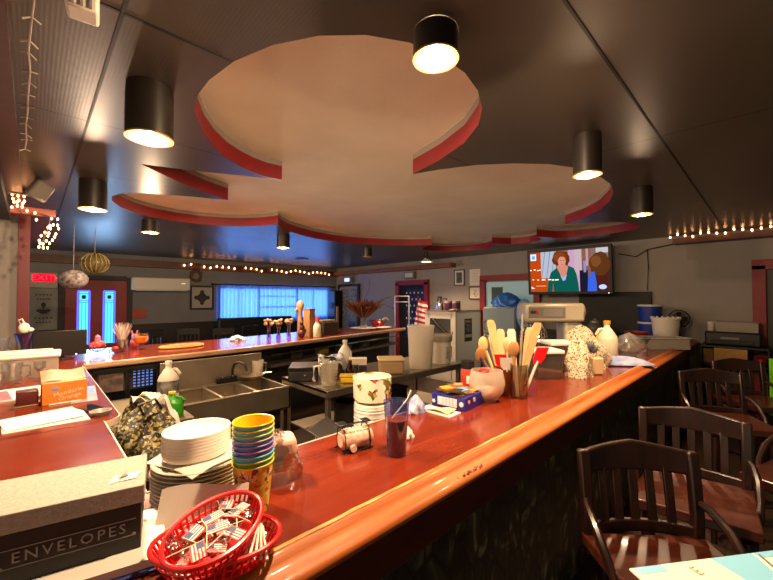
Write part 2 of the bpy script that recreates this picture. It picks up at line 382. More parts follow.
# flag doorway (an opening shown by its dark inside)
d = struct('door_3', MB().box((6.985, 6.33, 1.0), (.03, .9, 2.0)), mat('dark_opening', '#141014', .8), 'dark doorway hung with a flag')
c = MB(); c.box((6.96, 6.82, 1.03), (.09, .12, 2.06)); c.box((6.96, 5.84, 1.03), (.09, .12, 2.06)); c.box((6.96, 6.33, 2.06), (.09, 1.1, .12))
struct('trim_10', c, REDP, 'red casing of the doorway hung with a flag', bevel=.004)
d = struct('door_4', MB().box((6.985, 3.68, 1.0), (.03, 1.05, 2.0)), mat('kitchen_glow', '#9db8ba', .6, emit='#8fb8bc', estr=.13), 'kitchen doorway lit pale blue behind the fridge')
bx = MB(); bx.box((6.965, 3.95, 1.72), (.01, .25, .35)); bx.build('door_shelf', mat('kitchen_shelf', '#3c5a52', .6), d)
c = MB(); c.box((6.96, 4.27, 1.03), (.10, .13, 2.06)); c.box((6.96, 3.10, 1.03), (.10, .12, 2.06)); c.box((6.96, 3.68, 2.09), (.10, 1.3, .11))
struct('trim_11', c, REDP, 'red casing of the kitchen doorway', bevel=.004)
d = struct('door_5', MB().box((6.985, -.42, 1.03), (.03, .95, 2.06)), mat('grey_door', '#55504b', .6), 'dim grey door at the right edge', bevel=.004)
c = MB(); c.box((6.96, .12, 1.05), (.09, .13, 2.1)); c.box((6.96, -.96, 1.05), (.09, .13, 2.1)); c.box((6.96, -.42, 2.11), (.09, 1.21, .13))
struct('trim_12', c, REDP, 'red casing of the dim grey door', bevel=.004)

# ------------------------------------------------------------------ the bar: three counters
def panel_mat():
    m, nt, N, L, b = new_mat('painted_front_panel')
    tc = N.new('ShaderNodeTexCoord'); mp = N.new('ShaderNodeMapping'); mp.inputs['Scale'].default_value = (7, 1, 3.2); L.new(tc.outputs['Object'], mp.inputs['Vector'])
    n = N.new('ShaderNodeTexNoise'); n.inputs['Scale'].default_value = 1.2; n.inputs['Detail'].default_value = 3; n.inputs['Distortion'].default_value = 2.2; L.new(mp.outputs['Vector'], n.inputs['Vector'])
    r = N.new('ShaderNodeValToRGB'); e = r.color_ramp.elements; e[0].position = .42; e[0].color = lin('#141c17'); e[1].position = .7; e[1].color = lin('#9a966c'); k = e.new(.56); k.color = lin('#36433a')
    L.new(n.outputs['Fac'], r.inputs['Fac'])
    v = N.new('ShaderNodeTexVoronoi'); v.feature = 'DISTANCE_TO_EDGE'; v.inputs['Scale'].default_value = 1.5; L.new(mp.outputs['Vector'], v.inputs['Vector'])
    r2 = N.new('ShaderNodeValToRGB'); r2.color_ramp.elements[0].position = .03; r2.color_ramp.elements[0].color = lin('#0a0a08'); r2.color_ramp.elements[1].position = .09
    L.new(v.outputs['Distance'], r2.inputs['Fac'])
    mx = N.new('ShaderNodeMix'); mx.data_type = 'RGBA'; mx.blend_type = 'MULTIPLY'; mx.inputs['Factor'].default_value = 1
    L.new(r.outputs['Color'], mx.inputs['A']); L.new(r2.outputs['Color'], mx.inputs['B']); L.new(mx.outputs['Result'], b.inputs['Base Color']); b.inputs['Roughness'].default_value = .35
    return m
XE = 6.9
t = thing('bar_counter', 'long red wooden bar counter with a raised orange rail', 'bar counter', (0, 0, 0))
MB().prism([(-.45, .82), (XE, .82), (XE, 1.34), (-.45, 1.34)], 1.03, 1.07).build('counter_top', BAR, t, smooth=False)
prof = [(.835, 1.0), (.835, 1.071), (.822, 1.081), (.808, 1.085), (.796, 1.081), (.785, 1.069), (.772, 1.059), (.752, 1.056), (.738, 1.051), (.731, 1.042), (.733, 1.03), (.745, 1.018), (.77, 1.006), (.80, 1.0)]
xs = [-.45+i*(XE+.45)/40 for i in range(41)]
MB().extr(None, [[(x, y, z) for y, z in prof] for x in xs]).build('bar_rail', RAIL, t, angle=60)
rb = random.Random(3)
for x0, x1 in ((.3, 1.0), (1.03, 1.9), (2.0, 3.1), (3.2, 4.0)):
    k = 14
    MB().strip([(x0+(x1-x0)*i/k, .810+rb.uniform(-.002, .002), 1.0845) for i in range(k+1)], [max(.003, (.012 if x0 < 1 else .008)*(1-abs(2*i/k-1)**3)+rb.uniform(-.002, .003)) for i in range(k+1)], .0016, (0, 1, 0)).build('worn_edge', WORN, t)
sc = MB()
for q in range(26):
    x = 1.06+rb.uniform(0, .16); sc.box((x, .748+rb.uniform(-.006, .008), 1.0566), (rb.uniform(.004, .016), .0035, .001), (0, 0, rb.uniform(-1, 1)))
sc.build('scuff_mark', mat('scuffed_finish', '#5a2c16', .6), t)
MB().box(((XE-.45)/2, .825, .925), (XE+.45, .05, .15)).build('apron', DARKRED, t, bevel=.004)
MB().box(((XE-.45)/2, .87, .42), (XE+.45, .04, .84)).build('front_panel', panel_mat(), t)
MB().box(((XE-.45)/2, .845, .845), (XE+.45, .03, .025)).build('moulding', BLACKM, t, bevel=.006)
MB().box(((XE-.45)/2, 1.25, .51), (XE+.45, .03, 1.02)).build('back_panel', CHAR, t)
MB().box(((XE+.26)/2, 1.343, 1.055), (XE-.27, .008, .034)).build('edge_strip', mat('pale_edge_strip', '#b9a796', .4), t)
MB().box((1.85, 1.555, .79), (2.9, .56, .02)).build('work_shelf', DSTEEL, t)
g = MB()
for x in (.5, 1.6, 2.7, 3.2): g.box((x, 1.8, .39), (.04, .04, .78))
g.build('shelf_post', DSTEEL, t)

t = thing('bar_counter', 'left red counter end holding the envelopes box and plastic bins', 'bar counter', (0, 0, 0))
MB().prism([(-.45, 1.341), (.262, 1.341), (.262, 2.27), (-.45, 2.27)], 1.03, 1.07).build('counter_top', BAR, t, smooth=False)
rc = [(.335-.09+.09*sin(a), 2.36-.09*cos(a)) for a in [i*pi/16 for i in range(9)]]
MB().prism([(-.45, 2.273), (.245, 2.273)]+rc[1:]+[(.335, 4.30), (-.45, 4.30)], 1.028, 1.07).build('counter_top', BAR, t, smooth=False)
g = MB(); g.box((.266, 1.81, 1.052), (.006, .92, .034)); g.strip([(x+.003, y, 1.05) for x, y in rc]+[(.338, 4.3, 1.05)], .034, .006)
g.build('edge_strip', MATS['pale_edge_strip'], t)
g = MB(); g.box((.10, 2.271, 1.0705), (.33, .006, .002)); g.build('joint_strip', CHROME, t)
MB().box((-.12, 2.83, .51), (.55, 2.9, 1.02)).build('cabinet_body', CHAR, t)
t = thing('bar_counter', 'far red counter lined with ornaments below the blue window', 'bar counter', (0, 0, 0))
FB = [(-.45, 4.302), (.46, 4.34), (2.07, 4.46), (5.45, 5.15), (5.45, 6.2), (2.07, 5.6), (-.10, 5.5), (-.45, 5.5)]
MB().prism(FB, 1.035, 1.07).build('counter_top', BAR, t, smooth=False)
MB().strip([(x, y-.004, 1.045) for x, y in [(.345, 4.333)]+FB[1:4]], .055, .05).build('edge_rail', mat('far_rail_wood', '#b3967a', .3, noise='#8a6244', nscale=6, stretch=(.6, 4, 9)), t, bevel=.012)
MB().prism([(.35, 4.75), (2.07, 4.84), (5.35, 5.5), (5.35, 5.62), (2.07, 4.96), (.35, 4.87)], 0, 1.03).build('back_panel', CHAR, t)
MB().prism([(2.3, 4.62), (5.35, 5.24), (5.35, 5.5), (2.3, 4.88)], .74, .78).build('under_shelf', DSTEEL, t)
MB().prism([(2.3, 4.60), (5.35, 5.22), (5.35, 5.26), (2.3, 4.64)], .90, .92).build('speed_rail', CHROME, t)
# ------------------------------------------------------------------ ceiling lamps
BULB = glow('lamp_bulb', '#ffd9a0', 26)
BULBD = glow('lamp_bulb_dim', '#ffd9a0', 12)
CANIN = mat('lamp_can_inside', '#c9a468', .3, .8)
def can_lamp(label, x, y, watt, lit=True, k=1, s=1, cone=128, gl=.95):
    t = thing('ceiling_lamp', label, 'ceiling lamp', (x, y, CH), 0, 'black can lamps over the bar')
    MB().lathe([(.09, -.001), (.092, -.05), (.092, -.225*k), (.086, -.225*k), (.084, -.03), (.0, -.028)], seg=36).build('can', mat('lamp_can', '#221b15', .4, .2), t)
    MB().lathe([(.093, -.225*k+.003), (.094, -.225*k-.005), (.078, -.225*k-.006), (.07, -.225*k+.025), (.078, -.225*k+.027), (.084, -.225*k+.003)], seg=36, closed=True).build('trim_ring', CANIN, t)
    MB().lathe([(0, -.225*k+.011), (.045, -.225*k+.015), (.066, -.225*k+.025), (.05, -.225*k+.06), (.028, -.225*k+.08), (.025, -.04), (0, -.035)], seg=28).build('bulb', BULB if lit else mat('unlit_bulb', '#8a8478', .3), t)
    if lit:
        li = bpy.data.lights.new('lamp_light', 'SPOT'); li.energy = watt*2.6; li.color = (1, .66, .38); li.spot_size = radians(cone); li.spot_blend = .7; li.shadow_soft_size = .05
        lo = bpy.data.objects.new('lamp_light', li); COL.objects.link(lo); lo.parent = t; lo.location = (0, 0, -.225*k-.015)
        li = bpy.data.lights.new('lamp_glow', 'POINT'); li.energy = watt*gl; li.color = (1, .69, .42); li.shadow_soft_size = .012
        lo = bpy.data.objects.new('lamp_glow', li); COL.objects.link(lo); lo.parent = t; lo.location = (0, 0, -.225*k-.019)
    t.scale = (s, s, 1)
    return t
can_lamp('bright can lamp nearest the camera, over the rail of the long bar', 1.005, .80, 26, k=.42, s=.85, gl=1.9)
can_lamp('can lamp at the right tip of the cloud-shaped recess', 2.28, .72, 32, s=.8, gl=.5)
can_lamp('can lamp farthest right, last over the long bar', 3.70, .75, 28, s=.86, cone=130, gl=.2)
can_lamp('large can lamp over the left counter, nearest of the left row', .365, 1.89, 26, gl=1.8)
can_lamp('can lamp over the left counter, second of the left row', .34, 3.72, 34, gl=1.4)
can_lamp('small can lamp below the left lobe of the recess', 1.02, 5.17, 40, k=.62)
can_lamp('can lamp over the far counter, below the middle of the recess', 2.65, 4.95, 45, k=.85)
can_lamp('unlit can lamp over the far counter near the flag doorway', 4.53, 5.25, 0, lit=False, k=.7)
t = thing('ceiling_lamp', 'small white shaded ceiling lamp in front of the brown beam', 'ceiling lamp', (5.85, 4.92, CH))
MB().cyl((0, 0, -.12), .035, .12).build('stem', BLACKM, t)
MB().lathe([(.03, -.11), (.07, -.14), (.125, -.19), (.12, -.192), (.06, -.15), (.03, -.125)], closed=True).build('lamp_shade', PLASTW, t)
MB().ell((0, 0, -.175), (.095, .095, .022)).build('bulb', BULBD, t)
li = bpy.data.lights.new('lamp_light', 'SPOT'); li.energy = 120; li.color = (1, .66, .38); li.spot_size = radians(140); li.spot_blend = .7; li.shadow_soft_size = .06
lo = bpy.data.objects.new('lamp_light', li); COL.objects.link(lo); lo.parent = t; lo.location = (0, 0, -.22)

# ------------------------------------------------------------------ string lights
WARM = glow('fairy_bulb', '#ffb070', 10)
WIRE = mat('light_wire', '#2a2018', .6)
WIREW = mat('white_light_wire', '#b9b0a2', .6)
def lights(label, pts, bulbs, r, wire=WIRE, m=WARM, grp=None):
    t = thing('string_lights', label, 'string lights', pts[0], 0, grp)
    o = Vector(pts[0])
    MB().tube([Vector(p)-o for p in pts], .004, 5).build('wire', wire, t)
    src = None
    for p in bulbs:
        if src is None:
            src = MB().ell((0, 0, 0), (r*.75, r*.75, r*1.25), seg=8, rings=6).build('bulb', m, t)
            src.location = Vector(p)-o
        else:
            b = src.copy(); COL.objects.link(b); b.parent = t; b.location = Vector(p)-o
    return t
r3 = random.Random(5)
P = []; B_ = []
for i in range(29):
    x = 2.55+i*.145; z = 2.425+.03*sin(i*1.3)+r3.uniform(-.015, .015); P.append((x, WY-.14, z+.02))
    if i not in (2, 9, 14): B_.append((x, WY-.155, z))
lights('string of warm lights along the board over the blue window', P, B_, .021)
P = []; B_ = []
for i in range(15):
    y = 1.02-i*.085; z = 2.575+.018*sin(i*1.7); P.append((6.74, y, z)); 
    if i < 13: B_.append((6.725, y, z-.015+r3.uniform(-.01, .01)))
lights('string of warm lights along the board above the right doorway', P, B_, .014)
P = [(-.10, 4.55, 2.555), (-.10, 4.5, 2.46), (-.07, 4.5, 2.40), (0, 4.5, 2.41), (.05, 4.5, 2.42), (.11, 4.5, 2.40)]; B_ = []
for i in range(5):
    for j in range(3): B_.append((-.125+.03*j+r3.uniform(-.008, .008), 4.48, 2.585-i*.033+r3.uniform(-.01, .01)))
B_ += [(-.04, 4.48, 2.43), (.01, 4.48, 2.42), (.02, 4.48, 2.36)]
lights('looped bunch of warm lights high beside the wall end', P, B_, .010)
P = [(.11, 4.5, 2.40), (.10, 4.5, 2.3), (.07, 4.5, 2.2), (.05, 4.5, 2.12)]; B_ = [(.12, 4.48, 2.385), (.16, 4.48, 2.385)]
for i in range(7):
    for j in range(3): B_.append((.10+.035*j-.012*i+r3.uniform(-.012, .012), 4.48+r3.uniform(-.01, .01), 2.325-i*.034+r3.uniform(-.01, .01)))
lights('hanging grape-like cluster of warm lights by the wood bracket', P, B_, .010)
MBk = MB().box((.0, 4.56, 2.44), (.30, .06, .07)).box((-.10, 4.56, 2.52), (.05, .05, .16))
solo('wall_bracket', 'reddish wood bracket carrying the light clusters', 'bracket', MBk, mat('bracket_wood', '#6e2a16', .5), bevel=.005)
# icicle wire, unlit, along the ceiling on the left
t = thing('string_lights', 'unlit white icicle wire hanging along the upper left edge', 'string lights', (-.02, 2.1, 2.55))
pts = [(.008-.03*i/12+r3.uniform(-.006, .006), -.62+1.55*i/12, .01+r3.uniform(-.015, .015)) for i in range(13)]
MB().tube(pts, .0035, 6).build('wire', WIREW, t)
g = MB()
for i in range(1, 13):
    p = Vector(pts[i])
    for s in (-1, 1):
        q = p+Vector((s*.022, r3.uniform(-.03, .03), r3.uniform(-.02, .005))); MB().tube([p, q], [.002, .0032], 6).build('bulb', WIREW, t)

# ------------------------------------------------------------------ things on the ceiling and high walls
t = thing('projector', 'white slatted box hanging from the ceiling at the top left', 'ceiling unit', (.095, 1.375, CH), -8)
MB().box((0, 0, -.055), (.075, .075, .11)).build('housing', PLASTW, t, bevel=.008)
g = MB()
for i in range(3): g.box((-.02+.02*i, -.039, -.06), (.006, .004, .09))
g.build('grille', mat('grey_slat', '#8f8a82', .5), t)
t = thing('speaker', 'small tilted white speaker high in the left corner', 'speaker', (.035, 3.95, 2.58), 25)
g = MB().box((0, 0, -.07), (.12, .10, .15), (radians(20), radians(22), 0)); g.build('cabinet', mat('speaker_beige', '#7f776c', .5), t, bevel=.02)
MB().box((0, .03, -.005), (.03, .03, .05)).build('bracket', BLACKM, t)
t = thing('smoke_alarm', 'small pale alarm box with a red light on the left wall', 'alarm', (-.10, 4.42, 2.575))
MB().box((0, 0, 0), (.13, .05, .05)).build('case', mat('alarm_case', '#8b8378', .5), t, bevel=.008)
MB().ell((-.02, -.026, 0), (.008, .004, .006)).build('indicator_light', glow('red_led', '#ff1020', 6), t)
solo('ceiling_vent', 'small round vent in the ceiling before the window', 'vent', MB().lathe([(0, 0), (.16, 0), (.15, -.02), (.1, -.03), (0, -.03)]), mat('vent_grey', '#4c4742', .5, .3), (4.55, 7.6, CH))
solo('hanging_ornament', 'whitish patterned paper ball hanging by the red door', 'ornament', MB().ell((0, 0, 0), (.15, .15, .12)).tube([(0, 0, .11), (0, 0, .70)], .004, 5), mat('patterned_paper', '#a59c9a', .7, noise='#4c4448', nscale=26), (.37, 6, 1.9))
g = MB()
for k in range(8): g.tube([(.165*cos(a)*cos(k*pi/8), .165*cos(a)*sin(k*pi/8), .14*sin(a)) for a in [i*2*pi/20 for i in range(20)]], .008, 5, True)
g.tube([(0, 0, .13), (0, 0, .48)], .004, 5)
t = solo('hanging_ornament', 'yellowish ribbed globe hanging left of the air conditioner', 'ornament', g, mat('straw_rib', '#8a7c50', .6), (.625, 6.5, 2.15))
MB().ell((0, 0, 0), (.152, .152, .128)).build('inner_shade', clear('straw_shade', '#d9cfa0', .04, .3, .5, '#a0915e'), t)

# left (window) wall
t = thing('exit_sign', 'glowing red exit sign above the grey notice', 'exit sign', (.16, WY-.045, 2.005))
MB().box((0, 0, 0), (.40, .07, .29)).build('housing', mat('sign_housing', '#9c948b', .5), t, bevel=.008)
MB().box((.0, -.037, .045), (.30, .006, .15)).build('lit_panel', glow('exit_red_dim', '#e80a1c', 1.0), t)
text('EXIT', .15, glow('exit_red', '#ff2638', 1.7), t, (-.01, -.0415, .045), FRONT, xs=1.05)
MB().prism([(0, -.04), (.035, 0), (0, .04)], 0, .004).build('arrow', glow('exit_red', '#ff1a2c', 4), t).matrix_local = Matrix.Translation((.155, -.038, .045)) @ Matrix.Rotation(pi/2, 4, 'X')
t = thing('wall_notice', 'grey notice with an emblem and faint words under the exit sign', 'notice', (.165, WY-.02, 1.46))
MB().box((0, 0, 0), (.50, .03, .80)).build('board', mat('notice_grey', '#8c8c86', .7, noise='#7e7e79', nscale=3), t)
MB().box((.275, 0, 0), (.03, .04, .84)).box((-.275, 0, 0), (.03, .04, .84)).box((0, 0, .41), (.58, .04, .03)).box((0, 0, -.41), (.58, .04, .03)).build('frame', CHAR, t)
g = MB(); g.ell((0, -.017, .08), (.035, .004, .045)); g.ell((-.05, -.017, -.03), (.05, .004, .03)); g.ell((.05, -.017, -.03), (.05, .004, .03)); g.ell((0, -.017, -.06), (.06, .004, .03)); g.box((0, -.017, .02), (.16, .004, .012)); g.box((0, -.017, .0), (.02, .004, .12))
g.build('emblem', mat('notice_ink', '#2e3130', .7), t); g = MB()
for (z, w) in ((.27, .2), (.19, .16), (-.17, .22), (-.25, .18)):
    for k in range(5): g.box((-w/2+w*k/4, -.017, z), (w/7, .003, .025))
g.build('print', mat('notice_ink', '#2e3130', .7), t)
t = thing('wall_sign', 'small orange-red plate on the wall right of the front door', 'sign', (1.70, WY-.01, 1.33))
MB().box((0, 0, 0), (.27, .02, .21)).build('plate', mat('orange_plate', '#a8401c', .5), t, bevel=.004)
t = thing('air_conditioner', 'long white air conditioner on the wall left of the window', 'air conditioner', (2.1, WY-.11, 1.98))
MB().box((0, 0, 0), (1.14, .22, .28)).build('housing', PLASTW, t, bevel=.03, seg=3)
MB().box((0, -.08, -.125), (1.0, .08, .03), (.5, 0, 0)).build('louvre', PLASTW, t, bevel=.005)
MB().box((.42, -.112, .02), (.08, .004, .02)).build('display', glow('ac_display', '#cfc080', .8), t)
t = thing('wreath', 'small brown wreath above the diamond picture', 'wreath', (2.84, WY-.03, 2.2))
g = MB(); g.tube([(.11*cos(a), 0, .11*sin(a)) for a in [i*2*pi/24 for i in range(24)]], .035, 8, True)
for i in range(40):
    a = i*2*pi/40; q = (.11+r3.uniform(-.03, .05)); g.ell((q*cos(a), -.03+r3.uniform(-.01, .01), q*sin(a)), (.022, .012, .014), (0, a, 0), 6, 4)
g.build('twigs', mat('wreath_brown', '#4b3a26', .8, noise='#6b5536', nscale=30), t)
t = thing('framed_picture', 'framed picture of a dark diamond hanging left of the window', 'picture', (2.985, WY-.02, 1.68))
MB().box((0, 0, .27), (.54, .04, .04)).box((0, 0, -.27), (.54, .04, .04)).box((.25, 0, 0), (.04, .04, .5)).box((-.25, 0, 0), (.04, .04, .5)).build('frame', CHAR, t, bevel=.005)
MB().box((0, .005, 0), (.47, .02, .52)).build('mat_board', mat('mat_board', '#a8a29c', .8), t)
g = MB()
for s, q in ((.17, 0), (.12, 1)):
    g.mi = q; g.box((0, -.006-.002*q, 0), (s*1.25, .002, s*1.25), (0, pi/4, 0))
g.ell((0, -.006, .13), (.05, .003, .05)); g.ell((0, -.006, -.13), (.05, .003, .05)); g.ell((.13, -.006, 0), (.05, .003, .05)); g.ell((-.13, -.006, 0), (.05, .003, .05))
g.build('diamond', [mat('picture_ink', '#141215', .6), mat('picture_ink_soft', '#2f2a30', .6)], t)
# curtains
SHEER = clear('sheer_curtain', '#d8e6ff', 0, .5, .34, '#a9bfe6')
def curtain(label, x0, x1, y, z0, z1, folds, m=SHEER, depth=.045, group=None):
    t = thing('curtain', label, 'curtain', ((x0+x1)/2, y, z1), 0, group); w = x1-x0
    MB().sheet(lambda u, v: (-w/2+w*u, depth*sin(u*folds*2*pi)+.25*depth*sin(u*folds*5.1+1), -(z1-z0)*v), max(24, int(folds*10)), 6, .002).build('cloth', m, t)
    return t
curtain('sheer curtain over the left quarter of the blue window', 3.30, 4.05, WY-.07, 1.0, 2.0, 8)
curtain('sheer curtain left of the middle of the blue window', 4.05, 4.95, WY-.07, 1.0, 2.0, 7)
curtain('sheer curtain right of the middle of the blue window', 4.95, 5.85, WY-.07, 1.0, 2.0, 7)
curtain('sheer curtain over the right quarter of the blue window', 5.85, 6.76, WY-.07, 1.0, 2.0, 9)
g = MB().cyl((0, 0, 0), .016, 3.62, rot=(0, pi/2, 0)).ell((-.02, 0, 0), (.03, .03, .03)).ell((3.64, 0, 0), (.03, .03, .03))
for x in (.1, 1.8, 3.5): g.box((x, .045, 0), (.03, .10, .03))
solo('curtain_rod', 'dark curtain rod above the blue window', 'curtain rod', g, BLACKM, (3.22, WY-.09, 2.01))
curtain('grey patterned lace curtain on the corner door', 0, .84, 0, .15, 1.95, 8, mat('lace_grey', '#9aa4b0', .8, noise='#4e5663', nscale=22), .015).matrix_world = Matrix.Translation((6.92, 8.93, 1.95)) @ Matrix.Rotation(-pi/2, 4, 'Z')

# far (television) wall : local x runs to the right as seen, local -y out of the wall
XW = 7.0
t = thing('flag', 'hanging flag with white stars on blue filling the red doorway', 'flag', (6.93, 6.20, 1.90), -90)
w_, h_ = .60, 1.25
MB().sheet(lambda u, v: (-w_/2+w_*u, .015*sin(u*20), -h_*v), 24, 8, .003).build('blue_field', mat('flag_blue', '#16245c', .8), t)
g = MB()
for i in range(5):
    for j in range(6):
        x = -.26+.13*i+(.06 if j % 2 else 0); z = -.1-.16*j
        if x > .28: continue
        pts = []
        for k in range(10):
            rr = .034 if k % 2 == 0 else .014; a = pi/2+k*pi/5; pts.append((x+rr*cos(a), -.024, z+rr*sin(a)))
        b_ = [g.bm.verts.new(p) for p in pts]; c_ = [g.bm.verts.new((p[0], -.019, p[2])) for p in pts]
        g.bm.faces.new(b_); g.bm.faces.new(c_[::-1])
        for k in range(10): g.bm.faces.new((b_[k], c_[k], c_[(k+1) % 10], b_[(k+1) % 10]))
g.build('stars', mat('flag_white', '#d8d2cc', .8), t)
t = thing('flag', 'red and white striped flag beside the white cabinet', 'flag', (6.55, 5.62, 1.62), -90)
g = MB()
for i in range(11):
    g.mi = i % 2; z0 = -.058*i
    g.sheet(lambda u, v: (-.14+(.28+.02*i)*u-.012*i, .02*sin(u*9), z0-.058*v-.05*u), 10, 1, .003)
g.build('stripes', [mat('flag_red', '#a8182a', .8), MATS['flag_white']], t)
g = MB(); g.cyl((-.15, .01, -1.61), .012, 1.68); g.ell((-.15, .01, .08), (.025, .025, .025)); g.cyl((-.15, .01, -1.62), .12, .03); g.build('pole', BROWNT, t)
t = thing('emergency_light', 'small white box light over the flag doorway', 'wall light', (6.95, 6.38, 2.25), -90)
MB().box((0, 0, 0), (.36, .1, .17)).build('housing', mat('box_light_case', '#6e675e', .5), t, bevel=.008)
MB().box((0, -.052, 0), (.26, .008, .11)).build('lens', mat('box_light_lens', '#c8c2b4', .4), t)
t = thing('emergency_light', 'small box light above the corner door', 'wall light', (6.95, 8.9, 2.22), -90)
MB().box((0, 0, 0), (.42, .1, .17)).build('housing', mat('box_light_case', '#6e675e', .5), t, bevel=.008)
MB().box((-.03, -.052, 0), (.24, .008, .11)).build('lens', glow('box_light_lit', '#cfe0ff', .7), t)
def frame(label, y, z, w, h, fm, pm, name='framed_picture', ink=None, cat='picture'):
    t = thing(name, label, cat, (6.985, y, z), -90)
    MB().box((0, 0, h/2), (w, .03, .025)).box((0, 0, -h/2), (w, .03, .025)).box((w/2, 0, 0), (.025, .03, h+.025)).box((-w/2, 0, 0), (.025, .03, h+.025)).build('frame', fm, t, bevel=.003)
    MB().box((0, .004, 0), (w-.01, .02, h-.01)).build('sheet', pm, t)
    if ink: ink(t)
    return t
def im1(t):
    MB().box((0, -.008, 0), (.15, .004, .24)).build('photograph', mat('photo_blue_grey', '#59626b', .6, noise='#2e3338', nscale=14), t)
frame('framed photograph with a white border, left of the paper sheets', 4.90, 2.13, .26, .34, mat('frame_grey', '#57524c', .4), mat('photo_border', '#d6d0c4', .7), ink=im1)
t = thing('wall_notice', 'plain white paper sheet taped high over the framed drawing', 'paper', (6.993, 4.50, 2.12), -90)
MB().box((0, 0, 0), (.26, .006, .36)).build('sheet', PAPER, t)
g = MB()
for i in range(7): g.box((0, -.004, .12-.035*i), (.18-.03*(i % 3), .002, .006))
g.build('print', mat('pale_ink', '#a39c90', .8), t)
def im2(t):
    g = MB()
    for i in range(8): g.ell((r3.uniform(-.09, .09), -.008, r3.uniform(-.07, .07)), (.02, .003, .008), (0, r3.uniform(0, 3), 0), 8, 5)
    g.build('drawing', mat('drawing_ink', '#6b5f52', .8), t)
frame('framed line drawing below the plain white sheet', 4.48, 1.78, .30, .26, mat('frame_brown', '#4a3c2e', .4), mat('drawing_sheet', '#d9d2c4', .7), ink=im2)
# television
SW, SH = 1.25, .70
t = thing('television', 'flat television showing two women, hung high on the far wall', 'television', (6.56, 2.41, 2.13), -88, rx=4)
MB().box((0, .03, 0), (SW+.10, .07, SH+.10)).build('bezel', mat('tv_bezel', '#070708', .5), t, bevel=.008)
MB().box((0, .18, 0), (.30, .26, .30)).box((0, .30, 0), (.16, .10, .16)).build('wall_mount', BLACKM, t)
E_ = lambda n, c, s=.58: glow('screen_'+n, c, s)
pic = MB(); pm = []
def flat(poly, n, c, d, s=.58):
    pic.mi = len(pm); pm.append(E_(n, c, s)); y0 = -.0055-d*.0006
    a = [pic.bm.verts.new((x*SW, y0, z*SH)) for x, z in poly]; n0 = len(pic.bm.faces); pic.bm.faces.new(a); pic._new(n0)
R_ = lambda x0, z0, x1, z1: [(x0, z0), (x1, z0), (x1, z1), (x0, z1)]
def blob(cx_, cz_, rx_, rz_, wob=0, seed=1, k=22):
    q = random.Random(seed); return [(cx_+rx_*(1+q.uniform(-wob, wob))*cos(2*pi*i/k), cz_+rz_*(1+q.uniform(-wob, wob))*sin(2*pi*i/k)) for i in range(k)]
flat(R_(-.5, -.5, .5, .5), 'room', '#8a6a66', 0)
flat(R_(-.5, -.5, -.345, .5), 'orange_door', '#c2480e', 1); flat(R_(-.36, -.5, -.26, -.16), 'orange_panel', '#c2480e', 1)
flat(R_(-.345, -.16, -.14, .5), 'lattice', '#b3bed0', 2)
for q in range(3): flat([(-.345+.07*q, -.16), (-.337+.07*q, -.16), (-.28+.07*q if q < 2 else -.15, .5), (-.29+.07*q if q < 2 else -.16, .5)], 'lattice_bar', '#7d8694', 3)
flat(R_(.02, -.5, .16, .5), 'curtain_pink', '#c8a0c0', 1); flat(R_(.10, -.1, .19, .5), 'wall_pink', '#c9b0b8', 2); flat(R_(.19, -.3, .30, .5), 'drape', '#8d5a52', 2); flat(R_(.24, .1, .27, .5), 'drape_light', '#c29a90', 3)
flat(R_(.16, -.5, .26, .0), 'dark_figure', '#1c1a30', 3); flat(R_(.21, -.05, .24, .22), 'lilac', '#8890d8', 4); flat(R_(.36, .38, .5, .5), 'window_top', '#c8c4c8', 3)
flat(R_(.30, -.5, .5, .1), 'sofa', '#4d1e18', 3)
flat([(-.27, -.5), (-.25, -.25), (-.21, -.02), (-.13, .09), (-.07, .12), (.03, .12), (.09, .06), (.12, -.08), (.14, -.3), (.15, -.5)], 'sweater', '#0e5a50', 4)
flat([(-.20, -.5), (-.185, -.28), (-.175, -.5)], 'sleeve_gap', '#c2480e', 5)
flat(blob(-.07, .30, .115, .20, .10, 4), 'hair', '#6e2e12', 5); flat(blob(-.085, .34, .085, .13, .12, 9), 'hair_light', '#8c4018', 6)
flat([(-.13, .10), (-.06, -.18), (-.02, -.18), (.02, .10), (-.03, .18), (-.10, .18)], 'skin_neck', '#d88a78', 6)
flat(blob(-.06, .24, .052, .115), 'skin_face', '#dc9480', 7); flat(R_(-.085, .255, -.065, .268), 'eye', '#4a2a20', 8); flat(R_(-.05, .255, -.03, .268), 'eye', '#4a2a20', 8); flat(R_(-.075, .165, -.045, .178), 'mouth', '#a83c3c', 8)
flat([(-.085, -.1), (-.055, -.24), (-.02, -.22), (.0, -.08), (-.04, -.16)], 'undershirt', '#9fb8e8', 7)
flat(blob(.40, .13, .12, .27, .08, 6), 'second_hair', '#5e3418', 5); flat(blob(.36, .2, .06, .13, .1, 3), 'second_hair_light', '#7c4a24', 6)
flat([(.25, -.5), (.26, -.2), (.30, -.05), (.34, -.05), (.36, -.3), (.36, -.5)], 'blue_blouse', '#3c66e0', 5)
flat(R_(-.49, .30, -.41, .46), 'corner_badge', '#bfe0ff', 4, .9); flat(R_(-.475, .33, -.425, .42), 'corner_badge_inner', '#58a0f0', 5, .8)
flat(blob(.43, -.40, .045, .055), 'corner_mark', '#a9c0ff', 6, .8)
flat([(-.49, -.42), (-.44, -.42), (-.49, -.36)], 'pause_mark', '#ffffff', 3)
for (x, w_, z) in ((-.50, .02, .04), (-.45, .03, .05), (-.40, .02, .03), (-.37, .02, .04), (-.47, .02, -.20), (-.40, .02, -.21), (-.34, .05, -.21), (-.25, .04, -.21), (-.2, .03, -.22), (-.16, .03, -.22), (-.13, .02, -.22)): flat(R_(x, z, x+w_, z+.025), 'reflected_light', '#fff0d0', 9, .9)
